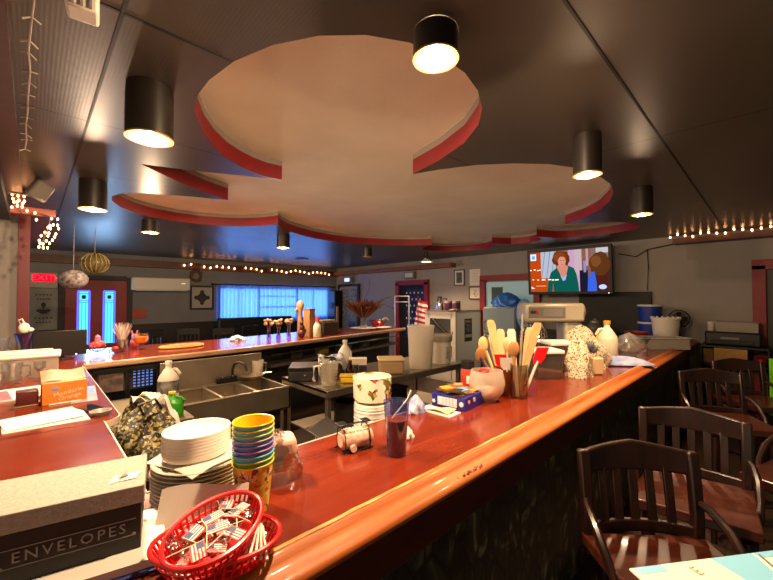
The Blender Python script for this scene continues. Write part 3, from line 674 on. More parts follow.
flat(R_(-.42, -.36, -.28, -.345), 'progress_line', '#f0c8a0', 5)
pic.build('screen', pm, t, smooth=False)
MB().ell((.40*SW+.12, -.006, -SH/2-.03), (.006, .003, .004)).build('power_light', glow('tv_power', '#c0d8ff', 5), t)
solo('wall_panel', 'plain black board on the wall below the television', 'board', MB().box((0, 0, 0), (1.06, .04, .68)), mat('black_board', '#0f0e0e', .6), (6.975, 1.83, 1.43), -90, bevel=.006)
t = thing('wall_cable', 'loose dark cable looping on the wall right of the television', 'cable', (6.985, 1.4, 2.45), -90)
MB().tube([(-.35, 0, -.05), (-.1, -.01, -.12), (.05, -.01, -.02), (.3, -.01, .02), (.6, -.01, .08)], .008, 6).tube([(.05, -.01, -.02), (.06, -.01, -.3), (.04, -.005, -.66)], .007, 6).build('cord', BLACKM, t)
# ------------------------------------------------------------------ the well behind the bar
# three-basin sink under the far counter
t = thing('sink', 'long stainless sink with a divider and backsplash under the far counter', 'sink', (0, 0, 0))
x0, x1, y0, y1, zt = .95, 1.98, 3.52, 4.18, .74
g = MB(); g.box(((x0+x1)/2, y0+.012, zt-.11), (x1-x0, .024, .22)); g.tube([(x0, y0+.01, zt), (x1, y0+.01, zt)], .014, 10)
g.box(((x0+x1)/2, y1, zt-.11), (x1-x0, .024, .22)); g.box((x0+.012, (y0+y1)/2, zt-.11), (.024, y1-y0, .22)); g.box((x1-.012, (y0+y1)/2, zt-.11), (.024, y1-y0, .22))
g.box(((x0+x1)/2, (y0+y1)/2, zt-.21), (x1-x0, y1-y0, .02)); g.build('basin', STEEL, t, bevel=.004)
for x in (1.32, 1.66): MB().box((x, (y0+y1)/2, zt-.1), (.03, y1-y0-.02, .19)).build('divider', STEEL, t, bevel=.008)
g = MB(); g.box(((.93+1.98)/2, y1+.04, zt+.10), (1.05, .02, .36)); g.box(((.93+1.98)/2, y1+.005, zt-.01), (1.05, .09, .02)); g.build('backsplash', DSTEEL, t, bevel=.003)
MB().box((.62, 3.67, zt-.02), (.64, 1.02, .03)).build('drainboard', DSTEEL, t, bevel=.004)
g = MB()
for x in (.5, 1.0, 1.9):
    for y in (3.3 if x < .9 else 3.56, 4.12): g.cyl((x, y, 0), .02, zt-.03 if x < .9 else zt-.2, seg=12)
g.build('sink_leg', DSTEEL, t)
t = thing('faucet', 'black gooseneck faucet on the sink backsplash', 'faucet', (1.62, 4.165, .745))
MB().tube([(0, 0, 0), (0, -.01, .14), (.01, -.04, .20), (.04, -.10, .22), (.07, -.16, .20), (.085, -.19, .13)], .013, 10).build('spout', BLACKM, t)
MB().box((-.06, 0, .03), (.22, .05, .06)).build('body', BLACKM, t, bevel=.01)
for x in (-.13, -.02):
    MB().tube([(x, -.02, .05), (x, -.07, .075)], .009, 8).build('tap_handle', CHROME, t)
# black drain hose / cups at far end of sink
t = thing('dish_rack', 'small pile of steel pans at the right end of the sink', 'pan', (1.80, 4.10, .752))
MB().lathe([(0, 0), (.10, 0), (.14, .05), (.135, .05), (.095, .006), (0, .006)]).build('pan', STEEL, t)
MB().tube([(.13, 0, .045), (.24, -.03, .05)], .01, 8).build('handle', STEEL, t)
solo('pitcher', 'clear plastic pitcher standing behind the sink under the far counter', 'pitcher', MB().lathe([(0, 0), (.055, 0), (.065, .2), (.06, .2), (.05, .006), (0, .006)]).tube([(.06, 0, .17), (.10, 0, .16), (.10, 0, .06), (.057, 0, .04)], .008, 6), CLOUDY, (1.915, 4.165, .745))
# glass-door cooler under the far counter at the left
t = thing('bottle_cooler', 'dark glass-door cooler under the left end of the far counter', 'cooler', (.69, 4.465, 0))
MB().box((0, .10, .5), (.54, .34, 1.0)).build('cabinet', BLACK, t, bevel=.005)
gm, nt, N, L, b = new_mat('cooler_glass'); b.inputs['Base Color'].default_value = lin('#0b0e12'); b.inputs['Roughness'].default_value = .06
for x in (-.13, .13):
    d = MB().box((x, -.08, .52), (.25, .02, .88)).build('glass_door', gm, t)
    g = MB(); g.box((x-.118, -.093, .52), (.012, .012, .88)); g.box((x+.118, -.093, .52), (.012, .012, .88)); g.box((x, -.093, .955), (.25, .012, .012)); g.box((x, -.093, .085), (.25, .012, .012)); g.build('door_frame', BLACKM, d)
g = MB(); g.box((-.13, -.093, .86), (.19, .004, .17)); g.build('poster', mat('cooler_picture', '#6b5348', .4, noise='#2f2a2e', nscale=16), t)
g = MB()
for i in range(5):
    for j in range(6): g.box((.055+.036*i, -.094, .80+.03*j), (.02, .004, .016))
g.build('reflection_tiles', glow('cooler_reflection', '#6c88d8', .55), t)  # blue reflections on the door glass, painted as small glowing tiles
# steel stand with a folded flowered bag
t = thing('work_stand', 'low steel stand under the patterned bag', 'stand', (.56, 2.72, 0))
MB().box((0, 0, .69), (.56, .74, .02)).build('stand_top', DSTEEL, t)
for sx in (-.24, .24):
    for sy in (-.33, .33): MB().box((sx, sy, .34), (.035, .035, .68)).build('leg', DSTEEL, t)
def lump(cx_, cy_, rx_, ry_, h, seed, nu=28, nv=14, rough=.18, pw=.75):
    """crumpled upright bundle"""
    q = random.Random(seed); ph = [q.uniform(0, 6) for _ in range(8)]
    def fn(u, v):
        a = 2*pi*u; z = h*(1-v); k = (sin(min(1, v*1.05)*pi/2))**pw
        w = 1+rough*(sin(3*a+ph[0]+4*v)+.7*sin(5*a+ph[1]-7*v)+.5*sin(9*a+ph[2]+11*v))
        return (cx_+rx_*k*w*cos(a), cy_+ry_*k*w*sin(a), max(.0, z*(1+.08*sin(2*a+ph[3]))))
    return fn
def bee_mat():
    m, nt, N, L, b = new_mat('patterned_bag'); tc = N.new('ShaderNodeTexCoord')
    v = N.new('ShaderNodeTexVoronoi'); v.inputs['Scale'].default_value = 75; L.new(tc.outputs['Object'], v.inputs['Vector'])
    r = N.new('ShaderNodeValToRGB'); r.color_ramp.interpolation = 'CONSTANT'; e = r.color_ramp.elements; e[0].color = lin('#1a1712'); e[1].position = .45; e[1].color = lin('#6a6450')
    for p, c in ((.60, '#3a3528'), (.74, '#8f7d22'), (.88, '#a39b80')): k = e.new(p); k.color = lin(c)
    sp = N.new('ShaderNodeSeparateColor'); L.new(v.outputs['Color'], sp.inputs['Color']); L.new(sp.outputs['Red'], r.inputs['Fac']); L.new(r.outputs['Color'], b.inputs['Base Color']); b.inputs['Roughness'].default_value = .6; return m
t = thing('shopping_bag', 'crumpled black, yellow and cream patterned bag in the corner behind the counters', 'bag', (.50, 2.66, .70))
MB().sheet(lump(0, 0, .20, .19, .36, 3), 40, 20, .003).build('bag_body', bee_mat(), t)
g = MB(); g.sheet(lambda u, v: (.10+.10*u+.03*sin(4*v), .02+.07*v, .33-.22*u**1.5+.02*sin(9*u+3*v)), 10, 8, .004); g.sheet(lambda u, v: (-.06+.14*u, -.05+.12*v, .355+.03*sin(7*u+4*v)), 8, 8, .004)
g.build('white_liner', PAPER, t)
MB().tube([(-.02, -.12, .29), (-.05, -.15, .36), (.03, -.15, .38), (.07, -.12, .31)], .008, 6).build('handle', BLACK, t)
def jug(label, loc, k, body, cap, lab=None, rz=0, name='jug', cat='jug'):
    t = thing(name, label, cat, loc, rz)
    MB().lathe([(0, 0), (.072*k, 0), (.078*k, .012*k), (.078*k, .16*k), (.07*k, .19*k), (.035*k, .245*k), (.022*k, .262*k), (.022*k, .29*k), (0, .29*k)], seg=28).build('bottle', body, t)
    MB().cyl((0, 0, .287*k), .026*k, .026*k).build('cap', cap, t)
    MB().tube([(.07*k, 0, .165*k), (.085*k, 0, .2*k), (.06*k, 0, .24*k), (.035*k, 0, .245*k)], .012*k, 8).build('handle', body, t)
    if lab: MB().lathe([(.0788*k, .05*k), (.0795*k, .05*k), (.0795*k, .16*k), (.0788*k, .16*k)], seg=28, closed=True).build('label', lab, t)
    return t
j = jug('cloudy white jug with a dark label on the left of the sink', (.925, 3.88, .735), 1.12, MILKY, PLASTW, mat('jug_label', '#2d2e3c', .5, noise='#8f8a80', nscale=14))
jug('green plastic bottle with a yellow cap in front of the white jug', (.815, 3.30, .735), .62, mat('green_plastic', '#2f8a1c', .35), YEL, rz=-30, name='detergent_bottle', cat='bottle').scale = (1.7, 1.2, 1)
# prep table
t = thing('prep_table', 'stainless prep table with a lower shelf behind the bar', 'table', (3.1, 3.32, 0))
MB().box((0, 0, .785), (2.2, .86, .03)).box((0, -.425, .765), (2.2, .02, .07)).box((-1.09, 0, .765), (.02, .86, .07)).build('tabletop', STEEL, t, bevel=.004)
MB().box((0, 0, .30), (2.06, .74, .02)).build('lower_shelf', DSTEEL, t, bevel=.003)
for sx in (-1.05, 1.05):
    for sy in (-.38, .38): MB().box((sx, sy, .385), (.045, .045, .77)).build('leg', STEEL, t, bevel=.004)
ZT = .801
t = thing('cash_drawer', 'black cash box on the left end of the prep table', 'cash box', (2.14, 3.52, ZT), -35)
MB().box((0, 0, .075), (.30, .36, .15)).build('body', BLACK, t, bevel=.008); MB().box((0, -.183, .06), (.28, .008, .09)).build('drawer_front', CHAR, t, bevel=.003); MB().ell((.02, -.19, .065), (.012, .008, .012)).build('lock', CHROME, t)
t = thing('measuring_pitcher', 'clear measuring pitcher holding a white spoon at the table corner', 'pitcher', (2.17, 3.10, ZT))
MB().lathe([(0, 0), (.075, 0), (.095, .20), (.105, .22), (.10, .222), (.09, .2), (.07, .006), (0, .006)]).build('body', CLOUDY, t)
MB().tube([(-.09, .0, .20), (-.15, .04, .19), (-.155, .04, .06), (-.14, .04, .05)], .012, 8).build('handle', MILKY, t)
g = MB(); 
for i in range(4): g.box((.03, -.088-.004*i, .06+.03*i), (.05, .003, .006))
g.build('measure_marks', mat('measure_red', '#7a2a20', .6), t)
t = thing('spoon', 'white plastic spoon standing in the measuring pitcher', 'spoon', (2.15, 3.11, ZT+.008), 0, ry=-10)
MB().strip([(0, 0, .0), (0, 0, .18), (0, 0, .25)], .02, .005, (1, 0, 0)).build('handle', PLASTW, t); MB().ell((0, 0, .27), (.018, .006, .03)).build('bowl', PLASTW, t)
t = thing('food_tub', 'bright yellow margarine tub lid beside the measuring pitcher', 'tub', (2.40, 3.05, ZT), -40)
MB().box((0, 0, .03), (.20, .15, .06)).build('tub', YEL, t, bevel=.015); MB().box((0, 0, .066), (.21, .16, .012)).build('lid', mat('yellow_lid', '#d8b020', .4), t, bevel=.005)
t = thing('tray_stack', 'stack of pale lids behind the cash box', 'stack of lids', (2.55, 3.62, ZT), -30)
MB().box((0, 0, .085), (.26, .20, .17)).build('lid_stack', mat('lid_pale', '#a8a79e', .5), t, bevel=.01)
g = MB()
for i in range(6): g.box((0, 0, .02+.026*i), (.268, .208, .012))
g.build('rim', PLASTW, t, bevel=.003)
MB().sheet(lambda u, v: (-.14+.28*u, -.11+.22*v, .182+.025*sin(5*u+3*v)+.01*sin(13*u)), 12, 10, .004).build('blue_cover', mat('crumpled_blue_film', '#39487a', .4, noise='#8a97b5', nscale=9), t)
jug('white plastic bottle with a rounded cap behind the pitcher', (2.80, 3.66, ZT), 1.12, PLASTW, PLASTW, None, 40, 'plastic_bottle', 'bottle')
t = thing('carton', 'small open white and navy carton on the prep table', 'carton', (2.79, 3.40, ZT), -40)
MB().box((0, 0, .045), (.21, .15, .09)).build('lower_band', mat('carton_navy', '#1b1d3c', .5), t); MB().box((0, 0, .125), (.212, .152, .07)).build('upper_band', mat('carton_cream', '#cfc4ac', .6), t)
t = thing('syrup_bottle', 'bottle of dark red syrup with a white straw on the prep table', 'bottle', (2.52, 3.20, ZT))
MB().lathe([(0, 0), (.045, 0), (.05, .01), (.05, .09), (.02, .15), (.018, .19), (0, .19)]).build('bottle', clear('wine_glass_tint', '#8a3040', .08), t)
MB().lathe([(0, .004), (.045, .004), (.045, .085), (0, .085)]).build('syrup', mat('syrup_red', '#5a1422', .3), t)
MB().tube([(0, 0, .16), (.02, .01, .29)], .006, 6).build('straw', PLASTW, t)
t = thing('cloth', 'black cloth heaped beside the cash box', 'cloth', (2.42, 3.38, ZT))
MB().sheet(lump(0, 0, .11, .10, .20, 8), 24, 12, .004).build('fabric', mat('black_cloth', '#121110', .8), t)
t = thing('glass_tumbler', 'upside-down clear tumbler behind the syrup bottle', 'glass', (2.66, 3.28, ZT))
MB().lathe([(.045, 0), (.04, .12), (0, .12), (0, .116), (.037, .116), (.042, 0)]).build('glass', GLASS, t)
t = thing('food_container', 'tan square lidded food container on the prep table', 'food container', (3.04, 3.10, ZT), -38)
MB().box((0, 0, .075), (.28, .24, .15)).build('body', mat('tan_tub', '#a98a66', .4), t, bevel=.025, seg=3); MB().box((0, 0, .16), (.31, .27, .03)).build('lid', mat('tan_lid', '#cdb489', .45), t, bevel=.012)
t = thing('bucket', 'tall white translucent ingredient bucket on the prep table', 'bucket', (3.52, 3.05, ZT))
MB().lathe([(0, 0), (.135, 0), (.14, .01), (.165, .50), (.172, .505), (.172, .525), (.160, .525), (.132, .012), (0, .012)], seg=40).build('bucket_body', MILKY, t)
MB().lathe([(0, .014), (.125, .014), (.134, .13), (.08, .16), (0, .15)], seg=32).build('flour', mat('flour', '#e8dcc0', .9), t)
g = MB()
for i in range(8): g.box((.10, -.115-.0008*i, .16+.035*i), (.02, .004, .008), (0, 0, .7))
g.build('measure_marks', mat('measure_red', '#7a2a20', .6), t)
t = thing('bucket', 'shorter white bucket with a loose liner beside the tall bucket', 'bucket', (3.98, 3.10, ZT))
MB().lathe([(0, 0), (.115, 0), (.12, .01), (.14, .33), (.148, .335), (.148, .36), (.135, .36), (.112, .012), (0, .012)], seg=36).build('bucket_body', mat('bucket_white', '#ddd5c6', .45), t)
MB().lathe([(.152, .29), (.158, .34), (.156, .38), (.15, .385), (.148, .34), (.149, .29)], seg=36, closed=True).build('liner', CLOUDY, t)
MB().box((.0, -.137, .15), (.12, .006, .16), (0.05, 0, 0)).build('label', mat('bucket_label', '#9a9488', .6, noise='#c9c2b4', nscale=20), t)
MB().tube([(.10, -.11, .36), (.15, -.09, .40), (.15, -.02, .42)], .006, 6).build('bail', CHROME, t)
# things below the table and on the work shelf
t = thing('stock_pot', 'dark pot on the lower shelf of the prep table', 'pot', (2.55, 3.3, .311))
MB().lathe([(0, 0), (.14, 0), (.14, .22), (.13, .22), (.13, .01), (0, .01)]).build('pot', CHAR, t); MB().tube([(.14, 0, .18), (.18, 0, .18), (.18, .05, .18), (.14, .05, .18)], .008, 6).build('handle', BLACKM, t)
t = thing('storage_bin', 'black bin on the lower shelf near the table middle', 'bin', (3.1, 3.25, .311))
MB().box((0, 0, .14), (.42, .34, .28)).build('bin_body', BLACK, t, bevel=.02); MB().box((0, 0, .285), (.44, .36, .02)).build('rim', CHAR, t, bevel=.006)
WS = .801
t = thing('plate_stack', 'stack of film-wrapped plates behind the inner edge of the bar', 'stack of plates', (1.42, 1.60, WS))
g = MB(); g.lathe([(0, 0), (.075, 0)]+[(.104+(.0012 if i % 2 else -.0012)+.001*sin(i*2.1), .012+i*.0072) for i in range(37)]+[(.09, .28), (0, .28)], seg=36); g.build('wrapped_plates', mat('film_wrapped', '#c3bdb2', .18, noise='#e2dfd8', nscale=16, bump=.5, bscale=40), t)
def floral_mat():
    m, nt, N, L, b = new_mat('floral_ceramic'); tc = N.new('ShaderNodeTexCoord'); mp = N.new('ShaderNodeMapping'); L.new(tc.outputs['Object'], mp.inputs['Vector'])
    v = N.new('ShaderNodeTexVoronoi'); v.inputs['Scale'].default_value = 70; L.new(mp.outputs['Vector'], v.inputs['Vector'])
    n = N.new('ShaderNodeTexNoise'); n.inputs['Scale'].default_value = 12; L.new(mp.outputs['Vector'], n.inputs['Vector'])
    th = N.new('ShaderNodeMath'); th.operation = 'GREATER_THAN'; th.inputs[1].default_value = .53; L.new(n.outputs['Fac'], th.inputs[0])
    sp = N.new('ShaderNodeSeparateColor'); L.new(v.outputs['Color'], sp.inputs['Color'])
    r = N.new('ShaderNodeValToRGB'); r.color_ramp.interpolation = 'CONSTANT'; e = r.color_ramp.elements; e[0].color = lin('#4d6a32'); e[1].position = .4; e[1].color = lin('#b5482c'); k = e.new(.6); k.color = lin('#3d3560'); k = e.new(.75); k.color = lin('#d09a2c')
    L.new(sp.outputs['Red'], r.inputs['Fac']); mx = N.new('ShaderNodeMix'); mx.data_type = 'RGBA'; mx.inputs['A'].default_value = lin('#e3d9c0'); L.new(th.outputs[0], mx.inputs['Factor']); L.new(r.outputs['Color'], mx.inputs['B']); L.new(mx.outputs['Result'], b.inputs['Base Color']); b.inputs['Roughness'].default_value = .25
    return m
t = thing('ceramic_bowl', 'cream bowl painted with fruit and flowers on top of the wrapped plates', 'bowl', (1.42, 1.60, WS+.281))
MB().lathe([(0, 0), (.085, 0), (.106, .012), (.111, .14), (.106, .142), (.10, .02), (0, .015)], seg=40).build('bowl', floral_mat(), t)
MB().lathe([(0, .12), (.10, .12), (.101, .135), (.06, .139), (0, .138)], seg=32).build('lid', CREAM, t)
for lab, x, y, s, m, h in (('folded pale rag on the work shelf behind the bar', .98, 1.66, .11, mat('pale_rag', '#a89e8e', .9), .07), ('black plastic clamshell on the work shelf behind the bar', 1.13, 1.60, .10, BLACK, .12)):
    t = thing('rag' if 'rag' in lab else 'clamshell_box', lab, 'rag' if 'rag' in lab else 'box', (x, y, WS), 30)
    if 'rag' in lab: MB().sheet(lambda u, v: (-s+2*s*u, -s+2*s*v, .02+h*(.6+.4*sin(5*u+2*v))*sin(pi*u)**.5*sin(pi*v)**.5), 14, 14, .006).build('fabric', m, t)
    else:
        MB().box((0, 0, h/2), (.22, .18, h)).build('base', m, t, bevel=.02); MB().box((0, .01, h+.05), (.22, .16, .02), (.5, 0, 0)).build('lid', CHAR, t, bevel=.006)
# dark kitchen gear under the far counter, right half
r4 = random.Random(11)
for lab, x, y, z, s, m in (('yellow food box on the shelf below the far counter', 3.35, 4.98, .781, (.20, .12, .10), mat('box_yellow', '#8f7a1c', .6)), ('silver wrapped loaf on the shelf below the far counter', 3.85, 5.08, .781, (.30, .12, .09), mat('foil_grey', '#777b80', .3, .6)), ('green box at the right of the shelf below the far counter', 4.4, 5.19, .781, (.16, .12, .10), mat('box_green', '#3c4a30', .6)), ('dark box at the left of the shelf below the far counter', 2.8, 4.87, .781, (.22, .12, .12), mat('box_dark', '#352a22', .6))):
    t = thing('food_box', lab, 'box', (x, y, z), 12); MB().box((0, 0, s[2]/2), s).build('box', m, t, bevel=.012); MB().box((0, 0, s[2]+.004), (s[0]*.96, s[1]*.9, .01)).build('lid', m, t, bevel=.003)
# white cabinet in front of the far wall
t = thing('warming_cabinet', 'white upright cabinet with a wire-mesh front and black handle', 'cabinet', (6.45, 4.69, 0))
g = MB(); g.box((.0, 0, .05), (.9, .76, .1)); g.box((0, -.375, .72), (.9, .03, 1.34)); g.box((0, .375, .72), (.9, .03, 1.34)); g.box((.44, 0, .72), (.03, .76, 1.34)); g.box((0, 0, 1.385), (.9, .78, .03)); g.box((-.44, -.33, .72), (.03, .12, 1.34)); g.box((-.44, .33, .72), (.03, .12, 1.34)); g.box((-.44, 0, 1.32), (.03, .6, .14)); g.box((-.44, 0, .2), (.03, .6, .3))
g.build('body', mat('cabinet_white', '#efe6d4', .45), t, bevel=.006)
g = MB()
for i in range(15): g.box((-.43, -.26+.52*i/14, .80), (.006, .006, .94))
for i in range(24): g.box((-.43, 0, .34+.92*i/23), (.006, .54, .006))
g.build('mesh_screen', mat('mesh_grey', '#77726a', .4, .6), t); MB().box((-.40, 0, .8), (.01, .56, .95)).build('dark_interior', mat('cabinet_inside', '#86847c', .6), t)
MB().tube([(-.46, .20, 1.24), (-.47, .06, 1.12), (-.47, -.20, .94)], .028, 8).build('handle', BLACK, t)
g = MB(); g.box((-.02, -.392, 1.02), (.26, .006, .46)); g.build('notice', mat('notice_black', '#1a1513', .5), t)
text('MENU', .085, mat('notice_gold', '#c4a878', .5), t, (-.02, -.396, 1.19), FRONT)
g = MB()
for i in range(4): g.box((-.03+.02*(i % 2), -.396, 1.12-.04*i), (.16-.03*(i % 2), .002, .009))
g.box((-.02, -.396, .90), (.22, .002, .06)); g.build('notice_print', mat('notice_gold', '#c4a878', .5), t)
MB().box((0, 0, 1.407), (.94, .82, .014)).build('top_slab', mat('cabinet_top', '#5a4f44', .4), t)
CT = 1.415
t = thing('coffee_flask', 'steel flask with a black handle on the white cabinet', 'flask', (6.22, 4.86, CT))
MB().lathe([(0, 0), (.085, 0), (.09, .02), (.06, .20), (.05, .25), (.0, .26)]).build('flask', CHROME, t); MB().tube([(.05, -.05, .24), (.10, -.10, .24), (.10, -.10, .06), (.06, -.06, .04)], .014, 8).build('handle', BLACK, t); MB().cyl((0, 0, .255), .05, .03).build('lid', BLACK, t)
for lab, y in (('left purple-banded jar on the white cabinet', 4.66), ('right purple-banded jar on the white cabinet', 4.46)):
    t = thing('canister', lab, 'jar', (6.25, y, CT)); MB().lathe([(0, 0), (.08, 0), (.085, .01), (.085, .15), (.075, .16), (0, .16)]).build('jar', mat('purple_jar', '#4a2a48', .35), t); MB().cyl((0, 0, .16), .08, .035).build('lid', mat('jar_lid', '#8b7f78', .4), t)
t = thing('tray', 'flat tan tray at the front of the white cabinet top', 'tray', (6.12, 4.42, CT)); MB().box((0, 0, .015), (.2, .12, .03)).build('tray', mat('tray_tan', '#8a7558', .5), t, bevel=.006); MB().box((0, 0, .032), (.16, .09, .006)).build('liner', mat('tray_paper', '#a89878', .7), t)
# fridge
t = thing('fridge', 'pale blue-grey fridge standing before the kitchen doorway', 'fridge', (6.60, 3.55, 0))
MB().box((0, 0, .75), (.56, .66, 1.5)).build('body', mat('fridge_grey', '#8a979c', .4), t, bevel=.015)
MB().box((-.29, 0, .50), (.03, .64, .92)).build('door', mat('fridge_door', '#8197a2', .4), t, bevel=.01); MB().box((-.29, 0, 1.24), (.03, .64, .48)).build('door', mat('fridge_door', '#8197a2', .4), t, bevel=.01)
for z, h in ((.8, .3), (1.15, .2)): MB().tube([(-.305, .27, z-h/2), (-.33, .27, z-h/2+.02), (-.33, .27, z+h/2-.02), (-.305, .27, z+h/2)], .01, 8).build('handle', CHROME, t)
t = thing('plastic_bag', 'bright blue plastic bag lying on top of the fridge', 'bag', (6.55, 3.50, 1.50)); MB().sheet(lump(0, 0, .17, .30, .26, 21, rough=.12, pw=.5), 30, 14, .003).build('bag', mat('blue_bag', '#1d54b8', .3, noise='#3b7fe0', nscale=8), t)
t = thing('plastic_bag', 'pale blue bag slumping over the right side of the fridge', 'bag', (6.17, 2.98, 0)); MB().ell((0, 0, 1.40), (.16, .13, .26)).ell((.02, -.03, 1.22), (.13, .11, .18)).build('bag', mat('pale_blue_bag', '#5f9bd0', .35, noise='#79b4e2', nscale=5), t); MB().box((0, .0, .52), (.22, .20, 1.04)).build('crate', CHAR, t)
# back counter under the television and the mixer
t = thing('back_counter', 'dark counter below the television', 'counter', (6.68, 2.20, 0)); MB().box((0, 0, .53), (.58, 1.66, 1.06)).build('body', CHAR, t, bevel=.006); MB().box((-.01, 0, 1.075), (.62, 1.70, .03)).build('counter_top', BLACK, t, bevel=.004)
for y in (-.42, .42): d = MB().box((-.295, y, .52), (.02, .78, .9)).build('door', BLACK, t, bevel=.005); MB().box((-.31, y*.35, .8), (.015, .02, .14)).build('handle', DSTEEL, d)
t = thing('mixer_stand', 'dark steel table under the stand mixer', 'table', (4.12, 1.74, 0)); MB().box((0, 0, .87), (.9, .62, .03)).build('tabletop', DSTEEL, t, bevel=.004)
for sx in (-.41, .41):
    for sy in (-.27, .27): MB().box((sx, sy, .43), (.04, .04, .86)).build('leg', DSTEEL, t)
t = thing('stand_mixer', 'grey commercial stand mixer with wire bowl guard below the television', 'mixer', (4.10, 1.70, .886), -46)
GM = mat('mixer_grey', '#b3a992', .35, .15)
MB().box((.14, 0, .03), (.46, .42, .06)).build('base', GM, t, bevel=.02); MB().box((.22, .02, .30), (.19, .24, .50)).build('column', GM, t, bevel=.04, seg=3)
MB().box((.01, 0, .63), (.62, .30, .20)).build('head', GM, t, bevel=.03, seg=3)
h = MB().cyl((.31, 0, .64), .085, .05, rot=(0, pi/2, 0), seg=32).build('hub', mat('mixer_hub', '#b3a98f', .3, .6), t, bevel=.008); MB().cyl((.355, 0, .64), .04, .03, rot=(0, pi/2, 0)).ell((.39, 0, .64), (.022, .03, .03)).build('hub_cap', CHROME, h)
p = MB().box((-.08, -.153, .63), (.38, .008, .11)).build('control_panel', mat('mixer_panel', '#6f6a63', .4), t); MB().box((-.02, -.158, .63), (.20, .004, .085)).build('display', mat('mixer_display', '#7d7973', .3), p)
MB().box((-.225, -.159, .635), (.055, .004, .03)).build('badge', mat('mixer_badge_dark', '#2b2320', .5), p); MB().box((-.185, -.159, .635), (.03, .004, .035)).build('badge_red', mat('mixer_badge_red', '#a02a20', .5), p)
g = MB()
for z, r in ((.50, .10), (.45, .125), (.41, .135), (.37, .14), (.33, .14)): g.tube([(-.17+r*cos(a), r*sin(a), z) for a in [i*2*pi/24 for i in range(24)]], .006, 6, True)
for i in range(20):
    a = i*2*pi/20; g.tube([(-.17+.09*cos(a), .09*sin(a), .53), (-.17+.125*cos(a), .125*sin(a), .45), (-.17+.14*cos(a), .14*sin(a), .33)], .004, 5)
g.build('bowl_guard', CHROME, t)
MB().lathe([(0, .06), (.09, .06), (.145, .14), (.15, .32), (.155, .325), (.145, .325), (.138, .15), (0, .08)], (-.17, 0, 0)).build('mixing_bowl', CHROME, t); MB().cyl((-.17, 0, .40), .03, .14).build('beater_shaft', CHROME, t)
t = thing('glass_jar', 'dim lidded glass jar on the counter below the television', 'jar', (6.55, 1.98, 1.091)); MB().lathe([(0, 0), (.10, 0), (.115, .05), (.11, .14), (.07, .19), (0, .19)]).build('jar', mat('smoky_jar', '#5c5a55', .15), t); MB().lathe([(0, .185), (.075, .185), (.07, .215), (.02, .23), (.02, .25), (0, .25)]).build('lid', mat('smoky_lid', '#7c776d', .2), t)
# right end: dark shelf unit with printer, cardboard box
t = thing('shelf_unit', 'dark low shelf unit against the wall at the end of the bar', 'shelf', (6.74, .36, 0))
g = MB(); g.box((0, 0, 1.03), (.42, .66, .03)); g.box((0, 0, .80), (.42, .66, .02)); g.box((0, 0, .3), (.42, .66, .02)); g.box((0, .32, .52), (.42, .02, 1.03)); g.box((0, -.32, .52), (.42, .02, 1.03)); g.build('frame', BLACK, t, bevel=.004)
MB().box((.2, 0, .52), (.02, .64, 1.0)).build('back_board', CHAR, t)
t = thing('printer', 'black printer on top of the low shelf unit', 'printer', (6.72, .37, 1.046), -90)
MB().box((0, 0, .09), (.54, .36, .18)).build('case', BLACK, t, bevel=.02); MB().box((0, -.185, .05), (.40, .02, .05)).build('paper_tray', CHAR, t, bevel=.006); MB().box((-.02, -.19, .10), (.18, .01, .03)).build('panel', mat('printer_panel', '#77736d', .4), t)
t = thing('storage_box', 'clear plastic storage box on top of the black printer', 'storage box', (6.72, .33, 1.228), -90)
g = MB(); g.box((0, -.12, .06), (.40, .006, .12)); g.box((0, .12, .06), (.40, .006, .12)); g.box((.2, 0, .06), (.006, .24, .12)); g.box((-.2, 0, .06), (.006, .24, .12)); g.box((0, 0, .003), (.40, .24, .006)); g.build('box', CLOUDY, t); MB().box((0, 0, .125), (.42, .26, .012)).build('lid', CLOUDY, t, bevel=.004)
solo('paper_cup', 'white paper cup beside the clear box on the printer', 'cup', MB().lathe([(0, 0), (.03, 0), (.04, .12), (.037, .12), (.028, .004), (0, .004)]), PAPER, (6.66, .585, 1.228))
t = thing('cardboard_box', 'tan cardboard box on the shelf under the printer', 'box', (6.68, .39, .811), -90); CB = mat('cardboard', '#c49a50', .8, noise='#b88c46', nscale=5); MB().box((0, 0, .10), (.32, .26, .20)).build('carton', CB, t); MB().box((0, -.132, .10), (.02, .004, .19)).build('tape', mat('packing_tape', '#b8924a', .3), t); MB().box((-.22, .02, .09), (.10, .2, .18)).build('side_flap', mat('cardboard_dark', '#7d5d2c', .8), t)
solo('red_ball', 'small red ball beside the cardboard box', 'ball', MB().ell((0, 0, .06), (.06, .06, .06)), mat('dull_red', '#8c1c10', .4), (6.62, .11, .811))
